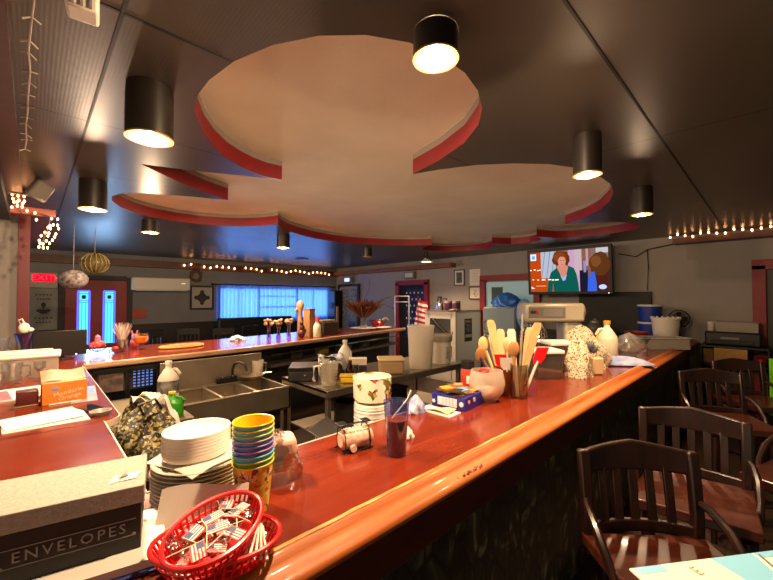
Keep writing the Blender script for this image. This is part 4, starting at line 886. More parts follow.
# dining side, beyond the far counter
def dchair():
    t = thing('dining_chair', 'dark dining chair beyond the far counter', 'chair', (0, 0, 0), 0, 'dark chairs in the far dining room'); m = mat('dining_black', '#16110f', .5)
    MB().box((0, 0, .45), (.44, .42, .05)).build('seat', m, t, bevel=.015); g = MB(); g.box((0, .20, .96), (.42, .03, .16)); g.build('top_rail', m, t, bevel=.02)
    for x in (-.12, -.04, .04, .12): MB().box((x, .20, .68), (.025, .015, .42)).build('back_slat', m, t)
    for x in (-.19, .19):
        MB().box((x, .20, .50), (.035, .035, 1.0)).build('leg', m, t); MB().box((x, -.18, .22), (.035, .035, .44)).build('leg', m, t)
    return t
c0 = dchair(); first = True
for lab, x, y, rz in (('dark dining chair below the orange-red wall plate', 1.75, 8.3, 10), ('dark dining chair under the air conditioner', 2.35, 8.4, -20), ('dark dining chair under the diamond picture', 3.0, 8.3, 170), ('dark dining chair before the left part of the blue window', 3.6, 8.5, 190), ('dark dining chair before the middle of the blue window', 4.7, 8.6, 15), ('dark dining chair near the corner door', 6.1, 8.0, 250)):
    o = c0 if first else dup(c0); first = False; o.location = (x, y, 0); o.rotation_euler = (0, 0, radians(rz)); o['label'] = lab
for lab, x, y in (('dark dining table under the air conditioner', 2.5, 7.65), ('dark dining table before the blue window', 4.4, 7.7)):
    t = thing('dining_table', lab, 'table', (x, y, 0)); MB().box((0, 0, .74), (1.2, .75, .04)).build('tabletop', mat('dining_black', '#16110f', .5), t, bevel=.006)
    for sx in (-.52, .52):
        for sy in (-.3, .3): MB().box((sx, sy, .36), (.06, .06, .72)).build('leg', mat('dining_black', '#16110f', .5), t)
t = thing('banquette', 'long dark padded bench back under the blue window', 'bench', (4.25, 9.1, 0)); MB().box((0, 0, .22), (2.0, .55, .44)).build('seat', mat('bench_black', '#131010', .5), t, bevel=.03); MB().box((0, .22, .80), (2.0, .14, .76)).build('backrest', mat('bench_black', '#131010', .5), t, bevel=.05, seg=3)
t = thing('coat_stand', 'tall dark speaker cabinet in the corner beside the window', 'speaker', (6.72, 9.28, 0)); t.name = 'floor_speaker'; MB().box((0, 0, .95), (.30, .36, 1.9)).build('cabinet', BLACK, t, bevel=.02); MB().cyl((-.155, 0, 1.45), .10, .02, rot=(0, -pi/2, 0)).build('driver', CHAR, t)
# ------------------------------------------------------------------ on the left counter
BZ = 1.0705
t = thing('notebook', 'white notebook with a blue back cover under the envelopes box', 'notebook', (.03, 1.105, BZ), -12)
MB().box((0, -.005, .004), (.45, .235, .008)).build('cover', mat('navy_cover', '#22306e', .4), t, bevel=.002); MB().box((0, 0, .016), (.44, .22, .016)).build('pages', PAPER, t); MB().box((0, 0, .026), (.445, .228, .004)).build('top_cover', mat('white_cover', '#d5cfc4', .5), t, bevel=.001)
GREYB = mat('grey_linen_board', '#9d968c', .8, noise='#8d867c', nscale=90, bump=.2, bscale=160)
BLKB = mat('black_box_board', '#08080a', .5)
t = thing('envelope_box', 'black box with a grey lid lettered ENVELOPES', 'box', (.060, 1.134, BZ+.028), -12.3)
MB().box((-.02, 0, .065), (.345, .185, .13)).build('box_body', BLKB, t, bevel=.002)
MB().box((-.02, 0, .124), (.357, .197, .040)).build('lid', GREYB, t, bevel=.002)
SIL = mat('silver_ink', '#8a8886', .45, 0)
lx = .0
text('ENVELOPES', .030, SIL, t, (.030, -.0935, .052), FRONT, spacing=1.28, xs=1.0)
g = MB(); g.box((.030, -.0932, .070), (.225, .001, .0018)); g.box((.030, -.0932, .034), (.225, .001, .0018)); g.box((-.079, -.0932, .036), (.006, .001, .006)); g.box((.139, -.0932, .036), (.006, .001, .006)); g.build('ruled_line', SIL, t)
g = MB(); g.sheet(lambda u, v: (.085+.055*u+.01*v, -.055+.035*v, .1445+.006*sin(pi*u)*sin(pi*v)+.002*u), 8, 6, .0008); g.build('torn_patch', PAPER, t)
g = MB(); g.poly([(.105, -.05, .1525), (.125, -.045, .1515), (.118, -.028, .1525)]); g.poly([(.105, -.05, .1520), (.118, -.028, .1520), (.125, -.045, .1510)]); g.build('torn_flap', mat('torn_shadow_grey', '#6d6a6a', .8), t)

t = thing('paper_sheets', 'folded white paper lying in front of the orange box', 'paper', (.055, 2.50, BZ), 8)
MB().sheet(lambda u, v: (-.16+.30*u+.02*v, -.13+.27*v-.05*u, .003+.004*u*v), 6, 6, .003).build('sheet', PAPER, t); MB().sheet(lambda u, v: (-.15+.28*u, -.12+.24*v, .008+.004*u), 6, 6, .002).build('top_sheet', mat('white_paper_top', '#e2dbcf', .8), t)
t = thing('tea_box', 'orange cardboard box with pale script lettering on the left counter', 'box', (.145, 2.86, BZ), 3)
OR = mat('orange_card', '#d0701a', .55, noise='#c4651a', nscale=5)
MB().box((0, 0, .06), (.196, .10, .12)).build('carton', OR, t, bevel=.002)
MB().sheet(lambda u, v: (-.098+.196*u, .05+.10*v-.05, .121+.05*v+.006*sin(7*u)), 10, 6, .002).build('open_flap', mat('orange_flap', '#b07048', .6, noise='#b59a80', nscale=8), t)
INK = mat('pale_script', '#e2b890', .6)
text('Mandarin', .034, INK, t, (.015, -.0512, .062), (pi/2, -radians(10), 0), spacing=1.05); text('Orange', .032, INK, t, (.02, -.0512, .034), (pi/2, -radians(10), 0), spacing=1.05)
MB().ell((-.045, -.051, .088), (.018, .0015, .011)).build('badge', mat('blue_grey_badge', '#71809c', .5), t); MB().box((.0, -.055, .004), (.14, .006, .006)).build('white_edge', PAPER, t)
t = thing('wooden_block', 'small dark wooden box with a pale base beside the orange box', 'box', (-.01, 2.90, BZ), 3)
MB().box((0, 0, .045), (.09, .09, .075)).build('box_body', DARKRED, t, bevel=.004); MB().box((0, 0, .004), (.11, .10, .008)).build('base', mat('pale_wood_base', '#8f6a42', .5), t, bevel=.002)
t = thing('magazine', 'pink and white magazine lying behind the wooden block', 'magazine', (-.03, 3.26, BZ), 6)
MB().box((0, 0, .004), (.28, .36, .008)).build('pages', PAPER, t); MB().box((-.09, -.02, .0088), (.06, .3, .001)).build('pink_panel', mat('pink_print', '#c45a6a', .5), t)
g = MB()
for i in range(6): g.box((.03, -.12+.04*i, .009), (.13, .006, .001))
g.build('print', mat('grey_print', '#8a8580', .6), t)
t = thing('magazine', 'glossy blue and pink leaflet at the inner edge of the left counter', 'leaflet', (.245, 2.98, BZ), -4)
MB().box((0, 0, .002), (.12, .46, .004)).build('sheet', mat('leaflet_grey', '#a4a6b4', .25, noise='#c78a8a', nscale=7), t); MB().box((.02, .08, .0045), (.06, .16, .001)).build('blue_panel', mat('leaflet_blue', '#6f93d0', .25), t)
t = thing('smartphone', 'black phone with a bright reflecting screen by the small dish', 'phone', (.24, 2.55, BZ), 20)
MB().box((0, 0, .005), (.08, .17, .01)).build('case', BLACK, t, bevel=.004); MB().box((0, 0, .0103), (.07, .155, .001)).build('screen', mat('phone_screen', '#1a2030', .05), t)
solo('dish', 'small round grey dish at the inner corner of the left counter', 'dish', MB().lathe([(0, 0), (.035, 0), (.048, .022), (.044, .022), (.032, .005), (0, .005)]), mat('dish_grey', '#8b877e', .3), (.265, 2.40, BZ))
t = thing('storage_bin', 'large clear plastic bin with a cream lid at the far end of the left counter', 'storage bin', (-.10, 4.02, BZ), -3)
g = MB(); g.box((0, -.16, .07), (.52, .008, .14)); g.box((0, .16, .07), (.52, .008, .14)); g.box((.26, 0, .07), (.008, .32, .14)); g.box((-.26, 0, .07), (.008, .32, .14)); g.box((0, 0, .004), (.52, .32, .008)); g.build('bin_body', MILKY, t)
MB().box((0, 0, .155), (.56, .36, .03)).build('lid', mat('cream_lid', '#cfc8b4', .4), t, bevel=.012); MB().box((0, 0, .175), (.46, .27, .02)).build('lid_top', mat('cream_lid', '#cfc8b4', .4), t, bevel=.008)
t = thing('glass_pitcher', 'clear glass pitcher before the cream-lidded bin', 'pitcher', (-.09, 3.68, BZ))
MB().lathe([(0, 0), (.05, 0), (.056, .02), (.05, .10), (.058, .15), (.055, .15), (.047, .10), (.05, .02), (0, .008)]).build('glass', GLASS, t); MB().tube([(.052, 0, .12), (.09, 0, .12), (.09, 0, .05), (.056, 0, .03)], .007, 8).build('handle', GLASS, t)
solo('wine_glass', 'empty stemmed glass between the clear pitcher and the bin lid', 'glass', MB().lathe([(0, 0), (.035, 0), (.035, .003), (.005, .01), (.005, .06), (.035, .09), (.036, .14), (.032, .14), (.031, .092), (0, .066)]), GLASS, (.05, 3.70, BZ))
t = thing('plastic_cup', 'clear cup lying before the bin with cream lid', 'cup', (-.16, 3.55, BZ)); MB().lathe([(0, 0), (.035, 0), (.045, .11), (.042, .11), (.032, .004), (0, .004)]).build('cup', GLASS, t)

# ------------------------------------------------------------------ on the far counter
FZ = 1.0705
t = thing('monitor', 'black flat monitor seen from behind at the corner of the far counter', 'monitor', (.21, 4.82, FZ), -4)
MB().box((0, 0, .16), (.40, .035, .245)).build('screen_back', BLACK, t, bevel=.006); MB().box((0, .03, .06), (.06, .03, .12)).build('neck', BLACK, t); MB().box((0, .03, .005), (.2, .16, .01)).build('base', BLACK, t, bevel=.003); MB().ell((.12, -.019, .045), (.006, .003, .006)).build('status_light', glow('status_white', '#e8f0ff', 3), t)
t = thing('glass_vase', 'blue-tinted glass vase holding the white hand at the counter corner', 'vase', (-.045, 4.78, FZ))
MB().lathe([(0, 0), (.05, 0), (.055, .01), (.035, .08), (.05, .2), (.07, .27), (.066, .27), (.045, .2), (.03, .08), (0, .02)], seg=28).build('vase', clear('blue_glass', '#9dbfe8', .14, .03), t)
t = thing('hand_figure', 'small cream jug-like ornament on top of the blue vase', 'ornament', (-.045, 4.78, FZ+.27))
t.scale = (.8, .8, .85)
MB().ell((0, 0, .06), (.05, .04, .06)).ell((.05, 0, .04), (.035, .025, .025)).build('body', CREAM, t); MB().tube([(-.03, 0, .10), (-.05, 0, .15), (-.02, 0, .16), (.0, 0, .11)], .009, 8).build('handle', CREAM, t)
t = thing('glass_carafe', 'clear glass carafe at the far left edge behind the bin', 'carafe', (-.16, 4.62, FZ)); MB().lathe([(0, 0), (.06, 0), (.065, .02), (.05, .12), (.025, .18), (.03, .26), (.027, .26), (.022, .18), (.046, .12), (0, .01)]).build('carafe', GLASS, t)
def bouquet(seed, n, h, spread, r, ms, parent, z0=.1, kind='ball'):
    q = random.Random(seed)
    for k, m in enumerate(ms):
        g = MB()
        for i in range(n):
            a = q.uniform(0, 2*pi); d = spread*q.random()**.5; z = z0+h*q.uniform(.5, 1)
            if kind == 'ball': g.ell((d*cos(a), d*sin(a), z), (r*q.uniform(.7, 1.2),)*3, seg=8, rings=6)
            else: g.tube([(.1*d*cos(a), .1*d*sin(a), z0*.5), (.6*d*cos(a), .6*d*sin(a), z*.75), (d*cos(a), d*sin(a), z)], [r*.5, r, r*.25], 5)
        g.build('flower' if kind == 'ball' else 'spray', m, parent)
t = thing('candle_bowl', 'glass bowl of pink and orange petals left of the spiky jar', 'ornament', (.515, 4.98, FZ)); MB().lathe([(0, 0), (.03, 0), (.035, .01), (.075, .05), (.07, .09), (.066, .09), (.07, .052), (0, .02)]).build('bowl', GLASS, t)
bouquet(2, 12, .08, .05, .025, [mat('coral_petal', '#d4421f', .6), mat('pink_petal', '#d86c8c', .6)], t, .04); MB().lathe([(0, .12), (.03, .13), (.025, .19), (0, .21)], seg=12).build('pink_tip', MATS['pink_petal'], t)
t = thing('candle_bowl', 'small glass dish with green and red trinkets beside the petal bowl', 'ornament', (.66, 4.96, FZ)); MB().lathe([(0, 0), (.05, 0), (.06, .05), (.056, .05), (.046, .006), (0, .006)]).build('dish', GLASS, t); bouquet(4, 5, .03, .014, .024, [mat('trinket_green', '#2c6b4a', .5), mat('trinket_red', '#a83028', .5)], t, .02)
t = thing('spiky_vase', 'glass jar of silvery spiky twigs on the far counter', 'vase', (.74, 5.06, FZ)); MB().lathe([(0, 0), (.05, 0), (.055, .01), (.055, .14), (.05, .14), (.048, .01), (0, .01)]).build('jar', GLASS, t)
bouquet(6, 44, .24, .10, .0045, [mat('twig_silver', '#cfc6bc', .6), mat('twig_mauve', '#b39a94', .6)], t, .09, 'spray'); bouquet(7, 16, .10, .035, .022, [mat('frost_ball', '#b5aca4', .6)], t, .08)
t = thing('goblet', 'wide glass goblet of orange drink on the far counter', 'glass', (.93, 5.12, FZ)); MB().lathe([(0, 0), (.045, 0), (.045, .004), (.008, .012), (.008, .05), (.06, .075), (.085, .12), (.078, .18), (.074, .18), (.08, .12), (0, .07)]).build('glass', GLASS, t); MB().lathe([(0, .068), (.056, .08), (.078, .12), (.077, .145), (0, .145)]).build('drink', mat('orange_drink', '#ff8a1c', .2, emit='#e0700f', estr=.0), t)
t = thing('figurine', 'small pink figurine behind the goblet of orange drink', 'figurine', (.90, 5.32, FZ)); MB().ell((0, 0, .06), (.05, .045, .06)).ell((0, 0, .13), (.035, .035, .04)).build('body', MATS['pink_petal'], t); MB().tube([(-.02, 0, .16), (-.03, 0, .21)], .008, 6).tube([(.02, 0, .16), (.03, 0, .21)], .008, 6).build('ears', MATS['pink_petal'], t)
t = thing('serving_board', 'oval tan wooden board lying on the far counter', 'board', (1.34, 5.02, FZ), 6); MB().lathe([(0, 0), (.24, 0), (.26, .012), (.25, .026), (.22, .022), (0, .02)], seg=40, sy=.62).build('board', mat('tan_board', '#c09458', .5, noise='#a87c44', nscale=4, stretch=(1, 6, 1)), t)
g = MB()
for i in range(4): g.box((-.12+.08*i, 0, .0225), (.008, .22, .004), (0, 0, .3))
g.build('groove', mat('board_groove', '#5d4020', .6), t)
t = thing('cloth', 'small bluish-white cloth heap on the far counter under the window', 'cloth', (2.12, 5.28, FZ)); MB().sheet(lump(0, 0, .11, .09, .07, 31), 20, 10, .003).build('fabric', mat('bluish_cloth', '#9aa9c0', .8), t)
for k, (lab, x, y) in enumerate((('vase of tan dried flowers, left of the small flower row', 2.48, 5.04), ('vase of tan dried flowers, middle of the small flower row', 2.64, 5.06), ('vase of tan dried flowers nearest the wooden bottle', 2.82, 5.08))):
    t = thing('flower_vase', lab, 'vase', (x, y, FZ)); MB().lathe([(0, 0), (.03, 0), (.035, .02), (.022, .10), (.035, .2), (.032, .2), (.018, .10), (0, .01)]).build('vase', clear('lilac_glass', '#c9b6d8', .14), t)
    bouquet(40+k, 9, .12, .06, .022, [mat('dried_tan', '#b08a58', .8), mat('dried_pale', '#a08a78', .8)], t, .16)
t = thing('wooden_figure', 'dark reddish carved figure left of the tall wooden box', 'figurine', (2.95, 4.93, FZ)); MB().ell((0, 0, .06), (.055, .05, .065)).ell((.01, 0, .15), (.04, .035, .05)).ell((0, 0, .22), (.03, .03, .035)).ell((.05, -.02, .10), (.02, .02, .04)).build('figure', mat('carved_red', '#4c1a18', .5), t)
t = thing('wooden_box', 'tall upright pale wooden box with a carved head on it', 'box', (3.14, 5.02, FZ), 20); MB().box((0, 0, .21), (.14, .12, .42)).build('case', mat('pale_wood', '#a87c50', .5, noise='#8f6640', nscale=5, stretch=(6, 6, 1)), t, bevel=.004); MB().box((0, 0, .425), (.15, .13, .012)).build('top', mat('wood_top', '#8a6038', .5), t)
t = thing('carved_bottle', 'brown carved bottle with a rounded head beside the tall wooden box', 'bottle', (3.06, 5.16, FZ)); t.scale = (.75, .75, .9); MB().lathe([(0, 0), (.055, 0), (.06, .02), (.05, .30), (.045, .42), (.075, .50), (.078, .56), (.05, .61), (0, .62)], seg=20).build('bottle', mat('brown_bottle', '#a5795a', .45), t); MB().ell((-.08, 0, .46), (.03, .03, .04)).build('spout', mat('brown_bottle', '#a5795a', .45), t)
t = thing('spray_bottle', 'white squeeze bottle with a red nozzle on the far counter', 'bottle', (3.17, 4.84, FZ)); MB().lathe([(0, 0), (.055, 0), (.06, .01), (.06, .15), (.05, .19), (.028, .22), (.028, .24), (0, .24)]).build('bottle', mat('squeeze_white', '#cfcab4', .4), t); MB().lathe([(0, .238), (.032, .238), (.03, .27), (.014, .31), (0, .312)]).build('nozzle', mat('pink_red_cap', '#d03048', .4), t)
t = thing('condiment_basket', 'dark basket packed with small items behind the squeeze bottle', 'basket', (3.50, 5.10, FZ), 14); g = MB(); g.box((0, -.12, .10), (.36, .012, .2)); g.box((0, .12, .10), (.36, .012, .2)); g.box((.18, 0, .10), (.012, .24, .2)); g.box((-.18, 0, .10), (.012, .24, .2)); g.box((0, 0, .006), (.36, .24, .012)); g.build('basket', mat('dark_wicker', '#2a2019', .7, noise='#41332a', nscale=40), t)
g = MB()
for i in range(6): g.box((-.14+.055*i, .0, .17), (.045, .16, .14), (0, r4.uniform(-.15, .15), 0))
g.build('packets', mat('packet_tan', '#9a8468', .6, noise='#6f6a70', nscale=8), t)
solo('post_stand', 'thin wooden post stand right of the dark basket', 'stand', MB().box((0, 0, .02), (.12, .12, .04)).box((0, 0, .24), (.04, .04, .42)), mat('post_wood', '#54402e', .5), (3.90, 5.32, FZ), bevel=.003)
t = thing('flower_vase', 'glass vase of spreading russet dried leaves at the right of the far counter', 'vase', (4.62, 5.46, FZ+.031)); MB().lathe([(0, 0), (.07, 0), (.075, .01), (.06, .12), (.10, .34), (.095, .34), (.055, .12), (0, .01)]).build('vase', clear('pale_glass', '#c8d0e0', .12, .05, .15, '#b8c0d0'), t)
bouquet(9, 40, .24, .42, .012, [mat('russet_leaf', '#6a2a18', .8), mat('brown_leaf', '#4c2a1c', .8), mat('tan_leaf', '#7c4a28', .8)], t, .32, 'spray'); bouquet(10, 34, .16, .28, .03, [mat('russet_leaf', '#6a2a18', .8)], t, .3)
g = MB(); g.tube([(.1, 0, .4), (.35, -.1, .52), (.55, -.2, .60)], .006, 5).tube([(.1, 0, .4), (.45, -.1, .44), (.6, -.25, .36)], .006, 5).tube([(-.05, 0, .4), (.1, -.05, .75), (.12, -.05, .95)], .005, 5); g.build('long_stem', MATS['brown_leaf'], t)
t = thing('serving_tray', 'flat white dish under the vase of russet leaves', 'dish', (4.62, 5.46, FZ)); MB().lathe([(0, 0), (.22, 0), (.26, .028), (.25, .03), (.21, .012), (.10, .03), (0, .03)], seg=36).build('dish', PLASTW, t)
t = thing('cooking_pot', 'small red lidded pot near the end of the far counter', 'pot', (5.10, 5.62, FZ)); MB().lathe([(0, 0), (.09, 0), (.11, .02), (.11, .10), (.0, .10)]).build('pot', mat('red_enamel', '#a8121a', .25), t); MB().lathe([(.115, .10), (.10, .12), (.03, .135), (.02, .15), (.02, .165), (0, .165), (0, .10)]).build('lid', mat('red_enamel', '#a8121a', .25), t)
t = thing('serving_tray', 'long pale platter before the red pot on the far counter', 'platter', (5.02, 5.32, FZ), 12); MB().lathe([(0, 0), (.18, 0), (.22, .025), (.21, .028), (.17, .008), (0, .008)], seg=36, sy=.55).build('platter', PLASTW, t)
t = thing('mixing_bowl', 'steel bowl at the end of the far counter beside the striped flag', 'bowl', (5.30, 5.80, FZ)); MB().lathe([(0, 0), (.09, 0), (.17, .10), (.175, .14), (.168, .14), (.16, .10), (.08, .01), (0, .01)]).build('bowl', CHROME, t); MB().sheet(lambda u, v: (.02+.2*u, -.12+.12*v, .12+.07*sin(pi*u)-.05*v), 8, 6, .006).build('napkin', PAPER, t)
g = MB(); 
for x in (0, .32): g.cyl((x, 0, 0), .014, 1.72)
g.tube([(0, 0, 1.71), (.32, 0, 1.71)], .014, 8); g.tube([(0, 0, 1.58), (.32, 0, 1.58)], .010, 8); g.box((.16, 0, .01), (.44, .30, .02))
solo('chrome_rack', 'white tube rack standing before the flag doorway', 'rack', g, mat('rack_white', '#b0aca6', .3, .4), (5.98, 5.96, 0), -45)

# ------------------------------------------------------------------ on the long bar, nearest first
PLX, PLY = .385, 1.235
plate = MB().lathe([(0, 0), (.085, 0), (.092, .003), (.128, .0115), (.1325, .0145), (.131, .0165), (.124, .0145), (.09, .006), (0, .005)], seg=48)
src = None
ORD = ['lowest', 'second from the bottom', 'third from the bottom', 'fourth from the bottom', 'fifth from the bottom', 'fifth from the top', 'fourth from the top', 'third from the top', 'second from the top', 'topmost']
for i in range(10):
    q = random.Random(60+i); lab = 'round white dinner plate, %s of the tall stack by the box' % ORD[i]
    loc = (PLX+q.uniform(-.002, .002), PLY+q.uniform(-.002, .002), BZ+.0108*i)
    if src is None: src = o = plate.build('dinner_plate', CREAM); 
    else: o = dup(src)
    o.location = loc; tag(o, lab, 'plate', 'dinner plates in the tall stack')
zt = BZ+.0108*9+.0175
t = thing('paper_napkin', 'white napkin layer between the dinner plates and the oval bowls', 'napkin', (PLX, PLY, zt), 20)
MB().sheet(lambda u, v: (-.105+.21*u, -.105+.21*v, .004-.012*max(0, abs(2*u-1)+abs(2*v-1)-1.15)*1.2+.002*sin(9*u)+.002*sin(8*v)), 18, 18, .003).build('paper', PAPER, t)
bowl = MB().lathe([(0, 0), (.086, 0), (.0955, .003), (.0985, .017), (.0975, .0195), (.087, .019), (.081, .010), (.072, .004), (0, .003)], seg=44, sy=.92)
src = None; OB = ['lowest', 'second from the bottom', 'third from the bottom', 'fourth and middle', 'third from the top', 'second from the top', 'topmost']
for i in range(7):
    lab = 'small white side plate, %s of the upper stack' % OB[i]
    if src is None: src = o = bowl.build('side_plate', CREAM)
    else: o = dup(src)
    o.location = (PLX-.008, PLY+.004, zt+.0075+.0094*i); o.rotation_euler = (0, 0, radians(20)); tag(o, lab, 'plate', 'side plates on top of the dinner plates')
# stacked party cups
def cup_mat(i):
    cols = ['#c9b23c', '#3f9a3c', '#3f9fb8', '#2f5fc0', '#3866c4', '#5a7cc8', '#49a5c4', '#79b7a8', '#e8c21a']
    if i == 0:
        m, nt, N, L, b = new_mat('cup_print'); tc = N.new('ShaderNodeTexCoord'); v = N.new('ShaderNodeTexVoronoi'); v.inputs['Scale'].default_value = 85; L.new(tc.outputs['Object'], v.inputs['Vector'])
        r = N.new('ShaderNodeValToRGB'); r.color_ramp.interpolation = 'CONSTANT'; e = r.color_ramp.elements; e[0].color = lin('#d4a728'); e[1].position = .5; e[1].color = lin('#e2c65a')
        for p, c in ((.68, '#6a3a5c'), (.80, '#d9c9a0'), (.90, '#a8542c')): k = e.new(p); k.color = lin(c)
        sp = N.new('ShaderNodeSeparateColor'); L.new(v.outputs['Color'], sp.inputs['Color']); L.new(sp.outputs['Red'], r.inputs['Fac']); L.new(r.outputs['Color'], b.inputs['Base Color']); b.inputs['Roughness'].default_value = .35; return m
    return mat('cup_%d' % i, cols[i], .35)
CUPS = ['patterned yellow party cup, lowest of the cup stack', 'green party cup just above the patterned one', 'teal party cup, third up the cup stack', 'blue party cup, fourth up the cup stack', 'blue party cup, fifth up the cup stack', 'periwinkle party cup, sixth up the cup stack', 'light blue party cup, third from the top', 'pale teal party cup, second from the top', 'topmost party cup, yellow inside']
RIMC = [mat('rim_yellow', '#e0c428', .35), mat('rim_green', '#a8c83c', .35), mat('rim_teal', '#5fb8c0', .35), mat('rim_pink', '#b07890', .35), mat('rim_violet', '#7c78b8', .35), mat('rim_tan', '#b89a70', .35), mat('rim_lime', '#a8c468', .35), mat('rim_yellow', '#e0c428', .35), mat('rim_yellow', '#e0c428', .35)]
for i in range(9):
    t = thing('party_cup', CUPS[i], 'cup', (.464, 1.034, BZ+.0142*i), 40*i, 'party cups nested in one stack')
    H_ = .134
    m_ = cup_mat(i)
    MB().lathe([(0, 0), (.042, 0), (.0555, H_), (.054, H_), (.0408, .002), (0, .002)], seg=36).build('cup_body', m_ if i < 8 else mat('cup_top_outer', '#6fb4b4', .35), t)
    MB().lathe([(.0545, H_-.002), (.0575, H_-.001), (.058, H_+.002), (.0565, H_+.0035), (.0538, H_+.002)], seg=36, closed=True).build('rim', RIMC[i], t)
    if i == 8: MB().lathe([(0, .004), (.0405, .004), (.0535, H_-.001), (.053, H_-.001), (.040, .006), (0, .006)], seg=36).build('yellow_lining', YEL, t)
# red baskets
def basket(label, loc, rz, rx=0, ry=0, s=1):
    t = thing('food_basket', label, 'basket', loc, rz, None, rx, ry); a, b_, h = .135*s, .093*s, .046
    K = 44
    ring = lambda k, z, r=1: [(a*k*cos(2*pi*i/K), b_*k*sin(2*pi*i/K), z) for i in range(K)]
    MB().tube(ring(1.0, h), .0052, 8, True).build('rim', REDPL, t)
    g = MB(); g.tube(ring(.93, h*.56), .0026, 6, True); g.tube(ring(.82, .004), .003, 6, True)
    for i in range(K): g.tube([(a*.82*cos(2*pi*i/K), b_*.82*sin(2*pi*i/K), .004), (a*.995*cos(2*pi*i/K), b_*.995*sin(2*pi*i/K), h)], .0028, 5)
    g.build('lattice_side', REDPL, t)
    MB().lathe([(0, 0), (.82, 0), (.83, .004), (0, .004)], seg=40, sx=a, sy=b_).build('base', REDPL, t); return t
basket('lower red oval basket, lined with clear film, under the flag basket', (.310, .872, BZ+.014), -34, s=1.0)
B1 = basket('upper red oval basket full of toothpick flags, crossed over the lower one', (.300, .857, BZ+.056), 30, rx=6, ry=-5, s=.88)
FILM = clear('cellophane', '#faf8f6', .19, .09)
def film(label, loc, rz, seed, w, d, z0):
    q = random.Random(seed); ph = [q.uniform(0, 6) for _ in range(6)]
    t = thing('cellophane_bag', label, 'plastic bag', loc, rz)
    MB().sheet(lambda u, v: (-w/2+w*u, -d/2+d*v, z0+.02*(abs(2*u-1)**2+abs(2*v-1)**2)+.008*sin(14*u+ph[0]+5*v)+.005*sin(17*v+ph[1]-6*u)+.003*sin(31*u+23*v)), 26, 22, .0008).build('film', FILM, t); return t
film('crinkled clear film lining the upper red basket', (.300, .857, BZ+.060), 30, 3, .17, .112, .008)
film('crinkled clear film bag in the lower red basket', (.330, .846, BZ+.020), -34, 5, .15, .11, .004)
FLAGR = mat('paper_flag_red', '#b8404a', .7); FLAGW = mat('paper_flag_white', '#e0d4cc', .7); FLAGB = mat('paper_flag_blue', '#39406f', .7); PICK = mat('toothpick', '#d8c49c', .6)
def flagpick():
    t = thing('toothpick_flag', 'tiny paper stars and stripes flag on a toothpick in the red basket', 'paper flag', (0, 0, 0), 0, 'toothpick flags in the upper red basket')
    t.scale = (1.12, 1.12, 1.12)
    MB().tube([(0, -.036, 0), (0, .026, 0)], .0011, 6).build('toothpick', PICK, t)
    g = MB()
    for i in range(9): g.mi = i % 2; g.box((.0195, .0245-.0028*i, .0), (.037, .0028, .0006))
    f = g.build('flag_paper', [FLAGR, FLAGW], t); MB().box((.008, .0175, .0), (.015, .0125, .0014)).build('canton', FLAGB, f); return t
src = None; q = random.Random(17)
spots = [(-.075, -.03, 10), (-.055, .015, 75), (-.02, -.035, -25), (-.01, .02, 40), (.02, -.01, 110), (.045, .025, -15), (.055, -.02, 60), (-.085, .0, -60), (.01, .035, 150), (.03, -.04, 200), (-.035, -.005, 20), (.07, .01, 95)]
for i, (x, y, rz) in enumerate(spots):
    if src is None: src = o = flagpick()
    else: o = dup(src)
    ca, sa = cos(radians(30)), sin(radians(30))
    o.location = (.300+.88*(x*ca-y*sa), .857+.88*(x*sa+y*ca), BZ+.086+.0045*(i % 4)+.06*(y*.1)+.06*x*.08); o.rotation_euler = (radians(q.uniform(-8, 14)), radians(q.uniform(-12, 12)), radians(rz-40))
# two picks standing in the basket
for lab, x, y, rx in (('bare toothpick leaning up at the back of the flag basket', .327, .898, 25), ('bare toothpick slanting across the right of the flag basket', .360, .863, 50)):
    solo('toothpick', lab, 'toothpick', MB().tube([(0, 0, -.022), (0, 0, .03)], .0012, 6), PICK, (x, y, BZ+.105), -60, rx=rx)
# straws in lower basket
src = None
for i in range(5):
    g = None
    if src is None: src = o = MB().tube([(-.05, 0, 0), (.05, 0, 0)], .003, 8).build('wrapped_straw', PAPER)
    else: o = dup(src)
    o.location = (.364+.006*i, .816-.006*i+.01, BZ+.048+.004*(i % 2)); o.rotation_euler = (0, radians(-10), radians(50+5*i)); tag(o, 'paper-wrapped straw in the lower red basket', 'straw', 'wrapped straws in the lower red basket')
t = thing('paper_napkin', 'large white paper napkin leaning against the plates behind the baskets', 'napkin', (.335, 1.03, BZ), -36)
MB().sheet(lambda u, v: (-.115+.22*u, -.03+.05*v+.006*sin(5*u), .002+.088*v+.026*u*v+.010*sin(4*u+1)*v), 14, 12, .0015).build('paper', PAPER, t)
# bags of straws behind the cups
t = thing('straw_packs', 'bundle of white wrapped straws in the clear bag behind the cups', 'bundle', (.597, 1.150, BZ+.03), -20)
g = MB()
for i in range(6):
    for j in range(3): g.box((0, -.03+.012*i, .008+.013*j), (.10, .010, .010), (0, 0, r4.uniform(-.05, .05)))
g.build('packs', PAPER, t, bevel=.002)
t = thing('napkin_roll', 'pinkish paper roll on top of the straw bundle in the clear bag', 'napkin roll', (.597, 1.155, BZ+.078), -20); MB().box((0, 0, .028), (.125, .095, .066)).build('roll', mat('pink_paper', '#e0b8a8', .7, noise='#d0a292', nscale=16), t, bevel=.018, seg=3)
t = thing('plastic_bag', 'clear plastic bag of straws and pink paper behind the cup stack', 'plastic bag', (.597, 1.152, BZ), -20)
MB().sheet(lump(0, 0, .078, .062, .15, 77, rough=.07, pw=.35), 40, 22, .0006).build('film', FILM, t)
